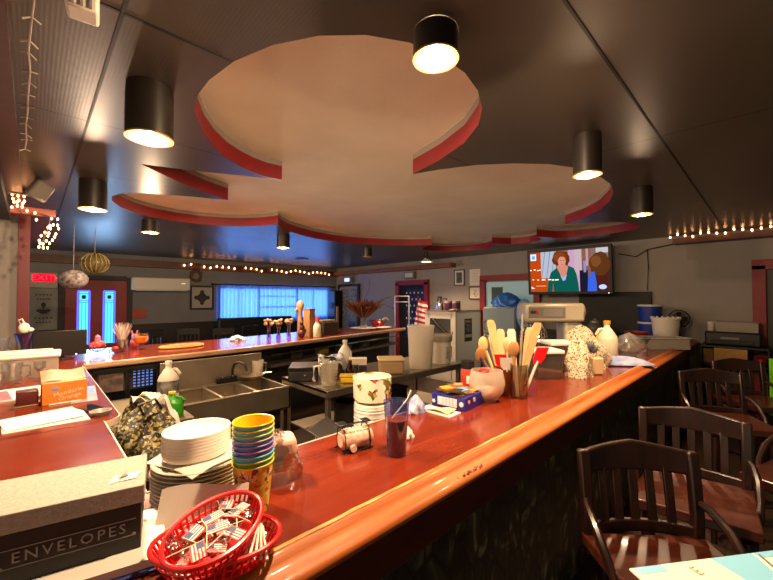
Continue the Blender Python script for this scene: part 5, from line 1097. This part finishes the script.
# pink packet caddy
t = thing('sugar_caddy', 'black wire caddy packed with pink floral packets on the bar', 'caddy', (.945, 1.165, BZ+.001), -12)
PK = mat('pink_floral_packet', '#efc4ae', .5, noise='#b98a74', nscale=38)
MB().lathe([(0, -.068), (.026, -.068), (.036, -.058), (.038, 0), (.036, .058), (.026, .068), (0, .068)], seg=24).build('packet_bundle', PK, t).matrix_local = Matrix.Translation((0, 0, .040)) @ Matrix.Rotation(pi/2, 4, 'Y')
g = MB(); 
for i in range(7): g.box((-.045+.015*i, .0, .066), (.011, .045, .022), (0, r4.uniform(-.3, .3), 0))
g.build('packets', mat('pink_packet', '#e0b09a', .5), t, bevel=.002)
MB().cyl((-.03, -.034, .016), .013, .014, rot=(pi/2, 0, 0)).build('packet_end', mat('packet_end', '#e4c8b4', .5), t)
g = MB()
for x in (-.062, .045):
    g.tube([(x, -.040, .004), (x, -.041, .05), (x, -.03, .083), (x, 0, .094), (x, .03, .083), (x, .041, .05), (x, .040, .004)], .0025, 6)
g.tube([(-.062, 0, .098), (.045, 0, .098)], .003, 6); g.tube([(-.075, -.036, .004), (.06, -.036, .004)], .003, 6); g.tube([(-.075, .036, .004), (.06, .036, .004)], .003, 6)
g.build('wire_frame', BLACKM, t); g = MB(); g.box((-.062, 0, .103), (.04, .05, .008)); g.box((.045, 0, .103), (.03, .04, .008)); g.build('clip', BLACK, t, bevel=.003)
# tumbler of iced tea
t = thing('tumbler', 'tall blue plastic tumbler half full of iced tea', 'tumbler', (1.02, 1.008, BZ))
MB().lathe([(0, 0), (.036, 0), (.037, .004), (.0385, .05), (.0505, .205), (.049, .205), (.037, .05), (.0352, .006), (0, .006)], seg=40).build('cup', clear('blue_tumbler', '#e2e8fd', .05, .08, .05, '#8f9ff0'), t)
MB().lathe([(0, .007), (.0348, .007), (.0368, .05), (.0433, .135), (0, .135)], seg=36).build('iced_tea', mat('iced_tea', '#8a3a12', .08), t)
t = thing('straw', 'white drinking straw leaning in the blue tumbler', 'straw', (1.02, 1.008, BZ+.136)); MB().tube([(-.012, .012, .0), (.030, -.030, .075), (.044, -.036, .108)], .0032, 8).build('straw', PAPER, t)
# wrapper and napkins behind the tumbler
t = thing('candy_wrapper', 'crumpled blue and white wrapper by the inner edge of the bar', 'wrapper', (1.47, 1.31, BZ), 20); MB().sheet(lump(0, 0, .055, .04, .085, 51), 22, 12, .002).build('wrapper', mat('wrapper_print', '#c5c8d8', .35, noise='#2c3f9c', nscale=14), t)
t = thing('paper_napkin', 'small crumpled white napkin beside the blue tumbler', 'napkin', (1.17, 1.10, BZ), 10); MB().sheet(lump(0, 0, .03, .03, .05, 52), 18, 10, .002).build('paper', PAPER, t)
t = thing('paper_sheets', 'white paper sheets lying left of the blue tea box', 'paper', (1.56, 1.225, BZ), 3); MB().box((0, 0, .003), (.10, .20, .006)).build('sheet', PAPER, t); MB().sheet(lambda u, v: (-.04+.08*u, -.08+.17*v, .011+.012*sin(4*v+u)), 8, 8, .002).build('curled_sheet', mat('tan_paper', '#c9ae84', .8), t)
# blue box with packets
t = thing('tea_box', 'dark blue box topped with colourful packets on the bar', 'box', (1.765, 1.245, BZ), 6)
MB().box((0, 0, .035), (.24, .21, .07)).build('carton', mat('royal_blue_card', '#1c2180', .35), t, bevel=.003)
MB().box((-.121, .005, .034), (.002, .12, .045)).build('white_panel', mat('panel_white', '#cfc8d0', .5), t)
g = MB()
for i in range(4): g.box((-.1225, -.03+.02*i, .034), (.001, .002, .04))
g.build('panel_line', mat('panel_line', '#6a6aa0', .5), t); g = MB(); g.cyl((-.1215, -.083, .034), .013, .002, rot=(0, -pi/2, 0)); g.cyl((-.1215, .09, .026), .010, .002, rot=(0, -pi/2, 0)); g.build('seal', mat('seal_white', '#d8d4cc', .5), t)
g = MB(); g.cyl((-.08, -.1055, .042), .011, .002, rot=(pi/2, 0, 0)); g.build('orange_seal', mat('seal_orange', '#d8862c', .5), t); g = MB(); g.cyl((-.02, -.1055, .045), .013, .002, rot=(pi/2, 0, 0)); g.build('tan_seal', mat('seal_tan', '#c0a878', .5), t)
pc = ['#5a3c24', '#c9962c', '#7a4a30', '#a88a5a', '#3a2a20', '#5f9ad0', '#b0a090', '#8a5a2c']
for i in range(14):
    o = MB().box((0, 0, 0), (.075, .055, .006)).build('sugar_packet', mat('packet_%d' % (i % 8), pc[i % 8], .4), None)
    o.location = (1.68+.045*(i % 4)+r4.uniform(-.01, .01), 1.19+.05*(i//4 % 3)+r4.uniform(-.01, .01), BZ+.0745+.0068*(i//3)*.8); o.rotation_euler = (radians(r4.uniform(-4, 4)), radians(r4.uniform(-4, 4)), r4.uniform(0, 3)); tag(o, 'flat paper packet in the heap on the blue box', 'packet', 'packets heaped on the blue box')
t = thing('spice_shaker', 'red spice shaker with a black cap beside the frosted bowl', 'shaker', (1.965, 1.318, BZ+.0)); t.scale = (1, 1, 1.34); MB().lathe([(0, 0), (.056, 0), (.056, .02), (.052, .03), (.042, .034), (0, .034)]).build('red_base', mat('red_lid', '#c01818', .35), t)
MB().lathe([(0, .034), (.042, .034), (.044, .04), (.044, .11), (.036, .125), (0, .125)]).build('bottle', mat('spice_red', '#b03822', .35), t); MB().cyl((0, 0, .122), .040, .034).build('cap', BLACK, t); MB().box((-.031, -.031, .075), (.002, .035, .035), (0, 0, pi/4)).build('label', PAPER, t)
t = thing('glass_bowl', 'frosted pinkish round bowl beside the copper canister', 'bowl', (1.935, 1.168, BZ)); t.scale = (.9, .9, .95); MB().lathe([(0, 0), (.06, 0), (.065, .008), (.105, .06), (.115, .11), (.106, .16), (.10, .185), (.096, .185), (.101, .16), (.109, .11), (.10, .064), (.055, .014), (0, .014)], seg=40).build('bowl', clear('frosted_pink', '#f6e8de', .1, .25, .30, '#f4ecdf'), t)
MB().ell((0, 0, .055), (.08, .08, .03)).build('contents', mat('bowl_contents', '#d8b8a4', .6, noise='#e6d4c4', nscale=18), t); g = MB().ell((.02, .03, .175), (.045, .035, .012)); g.build('red_scoop', REDPL, t)
# copper canister with utensils
def utensil(kind, label, base, tip, m, extra=None):
    b_ = Vector(base); v = Vector(tip)-b_; t = thing(kind, label, kind.replace('_', ' '), base); t['category'] = 'utensil'
    if kind == 'wooden_paddle': MB().strip([(0, 0, 0), v*.45, v*.75, v*.95, v], [.022, .024, .046, .052, .034], .008, (.72, -.69, 0)).build('blade', m, t)
    elif kind == 'wooden_spoon': MB().tube([(0, 0, 0), v*.75], .010, 8).build('handle', m, t); g = MB(); g.ell(v*.88, (.034, .014, .05), (0, 0, -.75)); g.build('bowl', m, t)
    elif kind == 'spatula': MB().tube([(0, 0, 0), v*.72], .009, 8).build('handle', extra or PLASTW, t); MB().strip([v*.66, v*.78, v], [.04, .07, .072], .010, (.72, -.69, 0)).build('blade', m, t)
    else: MB().tube([(0, 0, 0), v], .006, 8).build('rod', m, t)
    return t
t = thing('utensil_canister', 'copper canister full of wooden spoons', 'canister', (2.16, 1.185, BZ)); MB().lathe([(0, 0), (.056, 0), (.058, .004), (.058, .17), (.060, .174), (.055, .174), (.054, .008), (0, .008)], seg=32).build('canister', mat('copper', '#a85c30', .3, .7, noise='#7c3f20', nscale=6), t)
WDN = mat('pale_utensil_wood', '#dcb980', .5, noise='#caa065', nscale=8); WDD = mat('brown_utensil_wood', '#8a5a30', .5)
cx0, cy0, cz0 = 2.16, 1.185, BZ+.009
utensil('wooden_paddle', 'tallest pale wooden paddle leaning left in the copper canister', (cx0, cy0, cz0), (2.110, 1.245, BZ+.46), WDN)
utensil('wooden_spoon', 'pale wooden spoon leaning far left in the copper canister', (cx0-.01, cy0+.01, cz0), (2.080, 1.295, BZ+.345), WDN)
utensil('wooden_spoon', 'brown wooden spoon lowest at the left of the copper canister', (cx0-.015, cy0+.02, cz0), (2.050, 1.300, BZ+.27), WDD)
utensil('wooden_paddle', 'slim pale paddle right of the tallest one in the copper canister', (cx0+.01, cy0, cz0), (2.160, 1.205, BZ+.40), mat('cream_wood', '#d9bd8c', .5))
utensil('spatula', 'red spatula low in the copper canister', (cx0-.01, cy0-.02, cz0), (2.095, 1.170, BZ+.25), REDPL)
utensil('spatula', 'white spatula with red stripe in front of the copper canister rim', (cx0, cy0-.03, cz0), (2.110, 1.140, BZ+.23), PLASTW)
utensil('pen', 'dark blue pen leaning left out of the copper canister', (cx0-.03, cy0+.02, cz0+.0), (2.040, 1.275, BZ+.225), mat('pen_blue', '#20285c', .4))
utensil('wooden_paddle', 'cream paddle behind the tallest one in the copper canister', (cx0, cy0+.02, cz0), (2.145, 1.255, BZ+.36), mat('cream_wood', '#d9bd8c', .5))
utensil('wooden_spoon', 'pale spoon at the back right of the copper canister', (cx0+.02, cy0+.01, cz0), (2.195, 1.170, BZ+.34), WDN)
t = thing('utensil_canister', 'clear canister of crossed utensils right of the copper one', 'canister', (2.135, 1.068, BZ)); MB().lathe([(0, 0), (.048, 0), (.05, .004), (.052, .20), (.048, .20), (.045, .008), (0, .008)], seg=32).build('canister', clear('smoky_plastic', '#d8d2c8', .12, .08), t)
cx0, cy0 = 2.135, 1.068
utensil('wooden_paddle', 'pale paddle leaning right in the clear canister', (cx0, cy0, cz0), (2.220, 0.988, BZ+.45), WDN)
utensil('wooden_spoon', 'brown wooden spoon upright in the clear canister', (cx0-.02, cy0+.02, cz0), (2.110, 1.088, BZ+.33), mat('mid_wood', '#a87848', .5))
utensil('tongs', 'steel tongs standing tallest in the clear canister', (cx0-.01, cy0, cz0), (2.160, 1.053, BZ+.50), mat('tong_steel', '#c9c0a8', .25, .7))
utensil('spatula', 'red-headed spatula leaning right in the clear canister', (cx0+.02, cy0-.02, cz0), (2.245, 0.968, BZ+.30), REDPL)
utensil('whisk', 'cream handled whisk leaning left in the clear canister', (cx0, cy0-.02, cz0), (2.135, 1.118, BZ+.36), mat('cream_wood', '#d9bd8c', .5))
utensil('wooden_paddle', 'second pale paddle at the right of the clear canister', (cx0+.01, cy0+.01, cz0), (2.195, 1.023, BZ+.42), mat('cream_wood', '#d9bd8c', .5))
utensil('wooden_paddle', 'slim white paddle between the two canisters', (cx0-.02, cy0, cz0), (2.125, 1.113, BZ+.41), mat('white_utensil', '#d8cdb8', .45))
# lidded clear boxes
for lab, x, y, k, h in (('clear box with a white lid, nearer of the two on the bar', 2.83, 1.215, 1.0, .185), ('taller clear box with a white lid behind the nearer one', 3.16, 1.235, 1.05, .215)):
    t = thing('food_container', lab, 'food container', (x, y, BZ), -42); w = .19*k
    g = MB(); g.box((0, -w/2, h/2), (w, .006, h)); g.box((0, w/2, h/2), (w, .006, h)); g.box((w/2, 0, h/2), (.006, w, h)); g.box((-w/2, 0, h/2), (.006, w, h)); g.box((0, 0, .004), (w, w, .008)); g.build('box', clear('grey_clear', '#cfc6c0', .12, .06, .12, '#9a8a84'), t, bevel=.002)
    MB().box((0, 0, h+.014), (w+.03, w+.03, .03)).build('lid', PLASTW, t, bevel=.010, seg=3); MB().box((0, 0, h*.35), (w-.02, w-.02, h*.62)).build('contents', mat('grey_contents', '#8a827c', .6, noise='#a49a92', nscale=10), t, bevel=.01)
# patterned cloths
def print_cloth(name, c1, c2, sc_):
    m, nt, N, L, b = new_mat(name); tc = N.new('ShaderNodeTexCoord'); v = N.new('ShaderNodeTexVoronoi'); v.inputs['Scale'].default_value = sc_; L.new(tc.outputs['Object'], v.inputs['Vector'])
    r = N.new('ShaderNodeValToRGB'); r.color_ramp.interpolation = 'CONSTANT'; e = r.color_ramp.elements; e[0].color = lin(c2); e[1].position = .24; e[1].color = lin(c1); sp = N.new('ShaderNodeSeparateColor'); L.new(v.outputs['Color'], sp.inputs['Color']); L.new(sp.outputs['Red'], r.inputs['Fac']); L.new(r.outputs['Color'], b.inputs['Base Color']); b.inputs['Roughness'].default_value = .85; return m
CP = print_cloth('cream_black_print', '#d6c6a8', '#5c4c3a', 130)
t = thing('kitchen_towel', 'cream and black printed towel hanging to a point at the front', 'towel', (3.02, 1.03, BZ), -45)
MB().sheet(lump(0, 0, .085, .07, .34, 61, rough=.14, pw=.75), 34, 20, .004).build('fabric', CP, t)
t = thing('kitchen_towel', 'heaped printed towel behind the pointed one on the bar', 'towel', (3.45, 1.155, BZ), -45)
MB().sheet(lump(0, 0, .19, .10, .34, 62, rough=.2, pw=.7), 40, 20, .004).build('fabric', CP, t)
t = thing('oven_mitt', 'dark grey mitt resting on the towel heap', 'mitt', (3.25, 1.09, BZ+.19), -45); MB().ell((0, -.06, .02), (.08, .05, .045)).ell((.06, -.07, .0), (.035, .03, .03)).build('mitt', mat('grey_mitt', '#4f545c', .8), t)
t = thing('paper_bag', 'small tan paper packet right of the pointed towel', 'packet', (3.22, .965, BZ), -45); MB().box((0, 0, .065), (.08, .06, .13)).build('packet', mat('tan_packet', '#c6ab82', .7), t, bevel=.01)
# jug
j = jug('cream jug with an orange cap standing among the towels on the bar', (4.10, 1.135, BZ), 1.2, mat('jug_cream', '#d8ccb0', .4), mat('orange_cap', '#d8901c', .4), None, 160, 'detergent_jug')
MB().box((0, -.088, .12), (.10, .006, .08)).build('front_label', mat('jug_label_red', '#c9b49a', .5, noise='#b0503c', nscale=18), j); j.rotation_euler = (0, 0, radians(130))
MB().tube([(.095, .0, .10), (.105, 0, .18), (.08, 0, .24)], .016, 8).build('yellow_grip', mat('yellow_grip', '#d0a01c', .4), j)
t = thing('glass_bowl', 'large clear glass salad bowl on the far part of the bar', 'bowl', (4.52, 1.06, BZ)); MB().lathe([(0, 0), (.08, 0), (.09, .01), (.16, .08), (.20, .19), (.196, .19), (.155, .082), (.08, .016), (0, .014)], seg=40).build('bowl', GLASS, t)
t = thing('kitchen_towel', 'folded blue and white towel lying in front of the glass bowl', 'towel', (3.80, .975, BZ), -42)
MB().sheet(lambda u, v: (-.27+.54*u+.03*sin(5*v), -.10+.20*v+.02*sin(6*u), .012+.07*sin(pi*u)**.6*sin(pi*v)**.5*(.7+.3*sin(9*u+4*v))), 26, 14, .010).build('fabric', mat('blue_white_towel', '#5f72b0', .85, noise='#aab2cc', nscale=9), t)
t = thing('foil_package', 'bundle of foil-wrapped food behind the glass bowl', 'foil package', (4.98, 1.15, BZ), -30); MB().sheet(lump(0, 0, .19, .14, .19, 71, rough=.1, pw=.45), 36, 16, .002).build('foil', mat('aluminium_foil', '#e6e0d6', .35, .1, noise='#b8b2a8', nscale=22, bump=.8, bscale=45), t)
t = thing('food_basket', 'red-rimmed dish beside the foil-wrapped bundle', 'dish', (5.72, 1.24, BZ)); MB().lathe([(0, 0), (.10, 0), (.14, .16), (.135, .16), (.095, .01), (0, .01)]).build('dish', mat('dull_red_dish', '#8f2a1c', .4), t)
BT = BLUEP
for lab, z in (('lower blue tub with a pale rim at the far end of the bar', 0), ('upper blue tub with a pale rim at the far end of the bar', .252)):
    t = thing('tub', lab, 'tub', (6.55, 1.245, BZ+z)); MB().lathe([(0, 0), (.135, 0), (.15, .225), (.0, .225)], seg=36).build('tub_body', BT, t); MB().lathe([(0, .225), (.158, .225), (.16, .235), (.158, .25), (0, .25)], seg=36).build('lid', PLASTW, t)
t = thing('bucket', 'white rimmed bucket beside the blue tubs at the bar end', 'bucket', (6.12, .995, BZ)); MB().lathe([(0, 0), (.13, 0), (.155, .31), (.165, .312), (.165, .335), (.15, .335), (.126, .01), (0, .01)], seg=36).build('bucket_body', mat('bucket_white', '#c5bcae', .45), t)
g = MB()
for i in range(16):
    a = i*2*pi/16; g.box((.158*cos(a), .158*sin(a), .34), (.02, .02, .02), (0, 0, a))
g.build('rim_tabs', MATS['bucket_white'], t)
t = thing('storage_box', 'long clear plastic tray near the end of the bar', 'plastic tray', (5.42, .93, BZ), -48)
g = MB(); g.box((0, -.11, .065), (.50, .006, .13), (-.12, 0, 0)); g.box((0, .11, .065), (.50, .006, .13), (.12, 0, 0)); g.box((.25, 0, .065), (.006, .22, .13)); g.box((-.25, 0, .065), (.006, .22, .13)); g.box((0, 0, .004), (.50, .22, .008)); g.build('tray_body', CLOUDY, t); MB().box((0, -.125, .132), (.54, .02, .008)).box((0, .125, .132), (.54, .02, .008)).box((.26, 0, .132), (.02, .25, .008)).box((-.26, 0, .132), (.02, .25, .008)).build('rim', MILKY, t)
t = thing('desk_fan', 'small black desk fan at the very end of the bar', 'fan', (6.76, .94, BZ), -80)
MB().lathe([(0, 0), (.08, 0), (.08, .015), (.02, .025), (.014, .18), (0, .18)]).build('stand', BLACK, t); g = MB()
for k in range(12):
    a = k*pi/12; g.tube([(.12*cos(a), -.03, .30+.12*sin(a)), (0, -.045, .30), (-.12*cos(a), -.03, .30-.12*sin(a))], .0025, 5)
for r in (.04, .08, .12): g.tube([(r*cos(i*2*pi/24), -.045+.02*(r/.12)**2, .30+r*sin(i*2*pi/24)) for i in range(24)], .0035, 6, True)
g.tube([(.122*cos(i*2*pi/24), .01, .30+.122*sin(i*2*pi/24)) for i in range(24)], .008, 6, True); g.build('guard', BLACKM, t)
g = MB()
for k in range(4): a = k*pi/2; g.box((.055*cos(a), -.01, .30+.055*sin(a)), (.09, .006, .06), (.4, -a, 0))
g.build('blades', CHAR, t); MB().cyl((0, .06, .30), .045, .09, rot=(pi/2, 0, 0)).build('motor', BLACK, t)
# ------------------------------------------------------------------ bar stools
def stool():
    t = thing('bar_stool', 'dark wooden slat-back bar stool', 'bar stool', (0, 0, 0), 0, 'wooden slat-back bar stools')
    SZ = .75
    MB().sheet(lambda u, v: (.235*(2*u-1)*(1-.10*v), .20-.45*v, SZ-.012*(1-(2*u-1)**2)*(1-abs(2*v-1)**3)+.0*v), 20, 16, .042).build('seat', SEATW, t, bevel=.006)
    arc = lambda x, z, o=0: (x, .20+o-.055*(1-(x/.21)**2)*-1-.0, z)
    ab = lambda x: .185+.05*(1-(x/.21)**2)          # back curves away from the sitter
    K = 12; xs_ = [-.215+.43*i/K for i in range(K+1)]
    MB().strip([(x, ab(x)+.035, 1.045+.012*(1-abs(x)/.215)) for x in xs_], [.085+.03*(1-abs(x)/.215) for x in xs_], .026, (0, .04, 1)).build('top_rail', STOOLW, t, bevel=.008)
    MB().strip([(x, ab(x), SZ+.055) for x in xs_], .045, .022, (0, 0, 1)).build('lower_rail', STOOLW, t, bevel=.005)
    for x in (-.13, -.065, 0, .065, .13): MB().strip([(x, ab(x), SZ+.06), (x, ab(x)+.012, SZ+.16), (x, ab(x)+.03, 1.02)], .034, .013, (1, 0, 0)).build('back_slat', STOOLW, t, bevel=.003)
    for s in (-1, 1):
        MB().strip([(s*.205, .19, SZ-.03), (s*.21, .195, SZ+.12), (s*.212, .222, 1.09)], .042, .036, (1, 0, 0)).build('back_post', STOOLW, t, bevel=.008)
        MB().tube([(s*.215, .20, SZ+.165), (s*.228, .15, SZ+.155), (s*.235, .07, SZ+.12), (s*.232, .0, SZ+.06), (s*.222, -.04, SZ-.015)], [.013, .015, .016, .015, .013], 8).build('armrest', STOOLW, t)
    for sx in (-1, 1):
        for sy in (-1, 1): MB().tube([(sx*.17, -.01+sy*.15, SZ-.045), (sx*.215, -.01+sy*.20, .0)], [.026, .019], 10).build('leg', STOOLW, t)
    for z, k in ((.28, 1.09),):
        for s in (-1, 1):
            MB().tube([(-.20*1.0, -.01+s*.185, z), (.20, -.01+s*.185, z)], .014, 8).build('footrest', STOOLW, t)
            MB().tube([(s*.2, -.195, z+.06), (s*.2, .175, z+.06)], .013, 8).build('stretcher', STOOLW, t)
    return t
src = stool()
ST = [((1.52, .225), -47, 'nearest dark wooden bar stool at the lower right, turned toward the camera'),
      ((2.185, .262), -82, 'second dark wooden bar stool, with wide seat showing behind the nearest'),
      ((3.66, .235), -58, 'dark wooden bar stool behind the second one, close to the bar'),
      ((4.52, .10), -50, 'farthest dark wooden bar stool, before the cardboard box'),
      ((2.74, -.14), -112, 'reddish wooden bar stool cut off by the right edge')]
for i, ((x, y), rz, lab) in enumerate(ST):
    o = src if i == 0 else dup(src); o.location = (x, y, 0); o.rotation_euler = (0, 0, radians(rz)); o.scale = (.94, .94, 1); o['label'] = lab
t = thing('plastic_chair', 'bright lime green plastic chair at the right edge', 'chair', (5.0, -.19, 0), -90)
LG = mat('lime_plastic', '#6fd01a', .4); MB().sheet(lambda u, v: (.22*(2*u-1), .20+.04*v-.03*(2*u-1)**2, .62+.46*v), 12, 10, .02).build('backrest', LG, t, bevel=.006); MB().sheet(lambda u, v: (.23*(2*u-1), .2-.42*v, .62-.01*sin(pi*u)), 12, 10, .025).build('seat', LG, t, bevel=.006)
for sx in (-.18, .18):
    for sy in (-.17, .17): MB().tube([(sx, sy, .61), (sx*1.15, sy*1.15, 0)], .016, 8).build('leg', LG, t)
# small high table with a brochure at the lower right corner
TZ = 1.06
t = thing('pub_table', 'small dark high table at the lower right corner under the brochure', 'table', (1.09, -.18, 0)); MB().cyl((0, 0, TZ-.03), .22, .03, seg=40).build('tabletop', DARKRED, t, bevel=.006); MB().cyl((0, 0, .03), .03, TZ-.06).build('post', BLACKM, t); MB().cyl((0, 0, 0), .2, .03, seg=32).build('base', BLACKM, t, bevel=.01)
t = thing('brochure', 'white and light blue folded brochure on the table at the lower right', 'brochure', (1.058, -.012, TZ+.001), -35)
MB().box((0, 0, .003), (.42, .30, .006)).build('paper', mat('brochure_cream', '#dcd6c4', .6), t, bevel=.002)
BB = mat('brochure_blue', '#76b8d8', .5)
g = MB(); g.prism([(.02, .0), (.065, .0), (.115, .148), (.0, .148)], .006, .0066); g.prism([(.118, .132), (.208, .126), (.208, .148), (.118, .148)], .006, .0066); g.prism([(-.20, .128), (-.13, .128), (-.13, .148), (-.20, .148)], .006, .0066); g.build('blue_panel', BB, t)
g = MB(); g.tube([(.075+.05*i/8, .0+.14*i/8, .0068) for i in range(9)], .0025, 6); g.build('dotted_route', mat('brochure_grey', '#5a6068', .6), t)
text('S', .035, mat('brochure_ink', '#6a7890', .6), t, (.15, .085, .0068), (0, 0, radians(75))); text('E', .034, mat('brochure_ink2', '#b8a888', .6), t, (-.07, .118, .0068), (0, 0, radians(10)))
# ------------------------------------------------------------------ daylight entering by the window and the front door
def area(name, loc, rot, sx, sy, e, col):
    l = bpy.data.lights.new(name, 'AREA'); l.shape = 'RECTANGLE'; l.size = sx; l.size_y = sy; l.energy = e; l.color = col
    o = bpy.data.objects.new(name, l); COL.objects.link(o); o.location = loc; o.rotation_euler = rot; return o
area('window_daylight', (5.05, WY+.04, 1.52), (-pi/2, 0, 0), 3.2, .85, 45, (.35, .62, 1))
area('door_daylight', (1.02, WY-.09, 1.27), (-pi/2, 0, 0), .45, 1.0, 10, (.35, .62, 1))
# world and camera
w = bpy.data.worlds.new('World'); SC.world = w; w.use_nodes = True
w.node_tree.nodes['Background'].inputs[0].default_value = (1, .76, .52, 1); w.node_tree.nodes['Background'].inputs[1].default_value = .48
cam = bpy.data.cameras.new('Camera'); cam.sensor_width = 36; cam.lens = 370/773*36; cam.clip_start = .02
co = bpy.data.objects.new('Camera', cam); COL.objects.link(co); co.location = (0, 0, 1.67)
co.rotation_euler = (pi/2+math.atan(8/370), 0, radians(46.2-90)); SC.camera = co
vs = SC.view_settings; vs.view_transform = 'Standard'; vs.look = 'None'; vs.gamma = 1; vs.use_curve_mapping = False; vs.exposure = 0.85
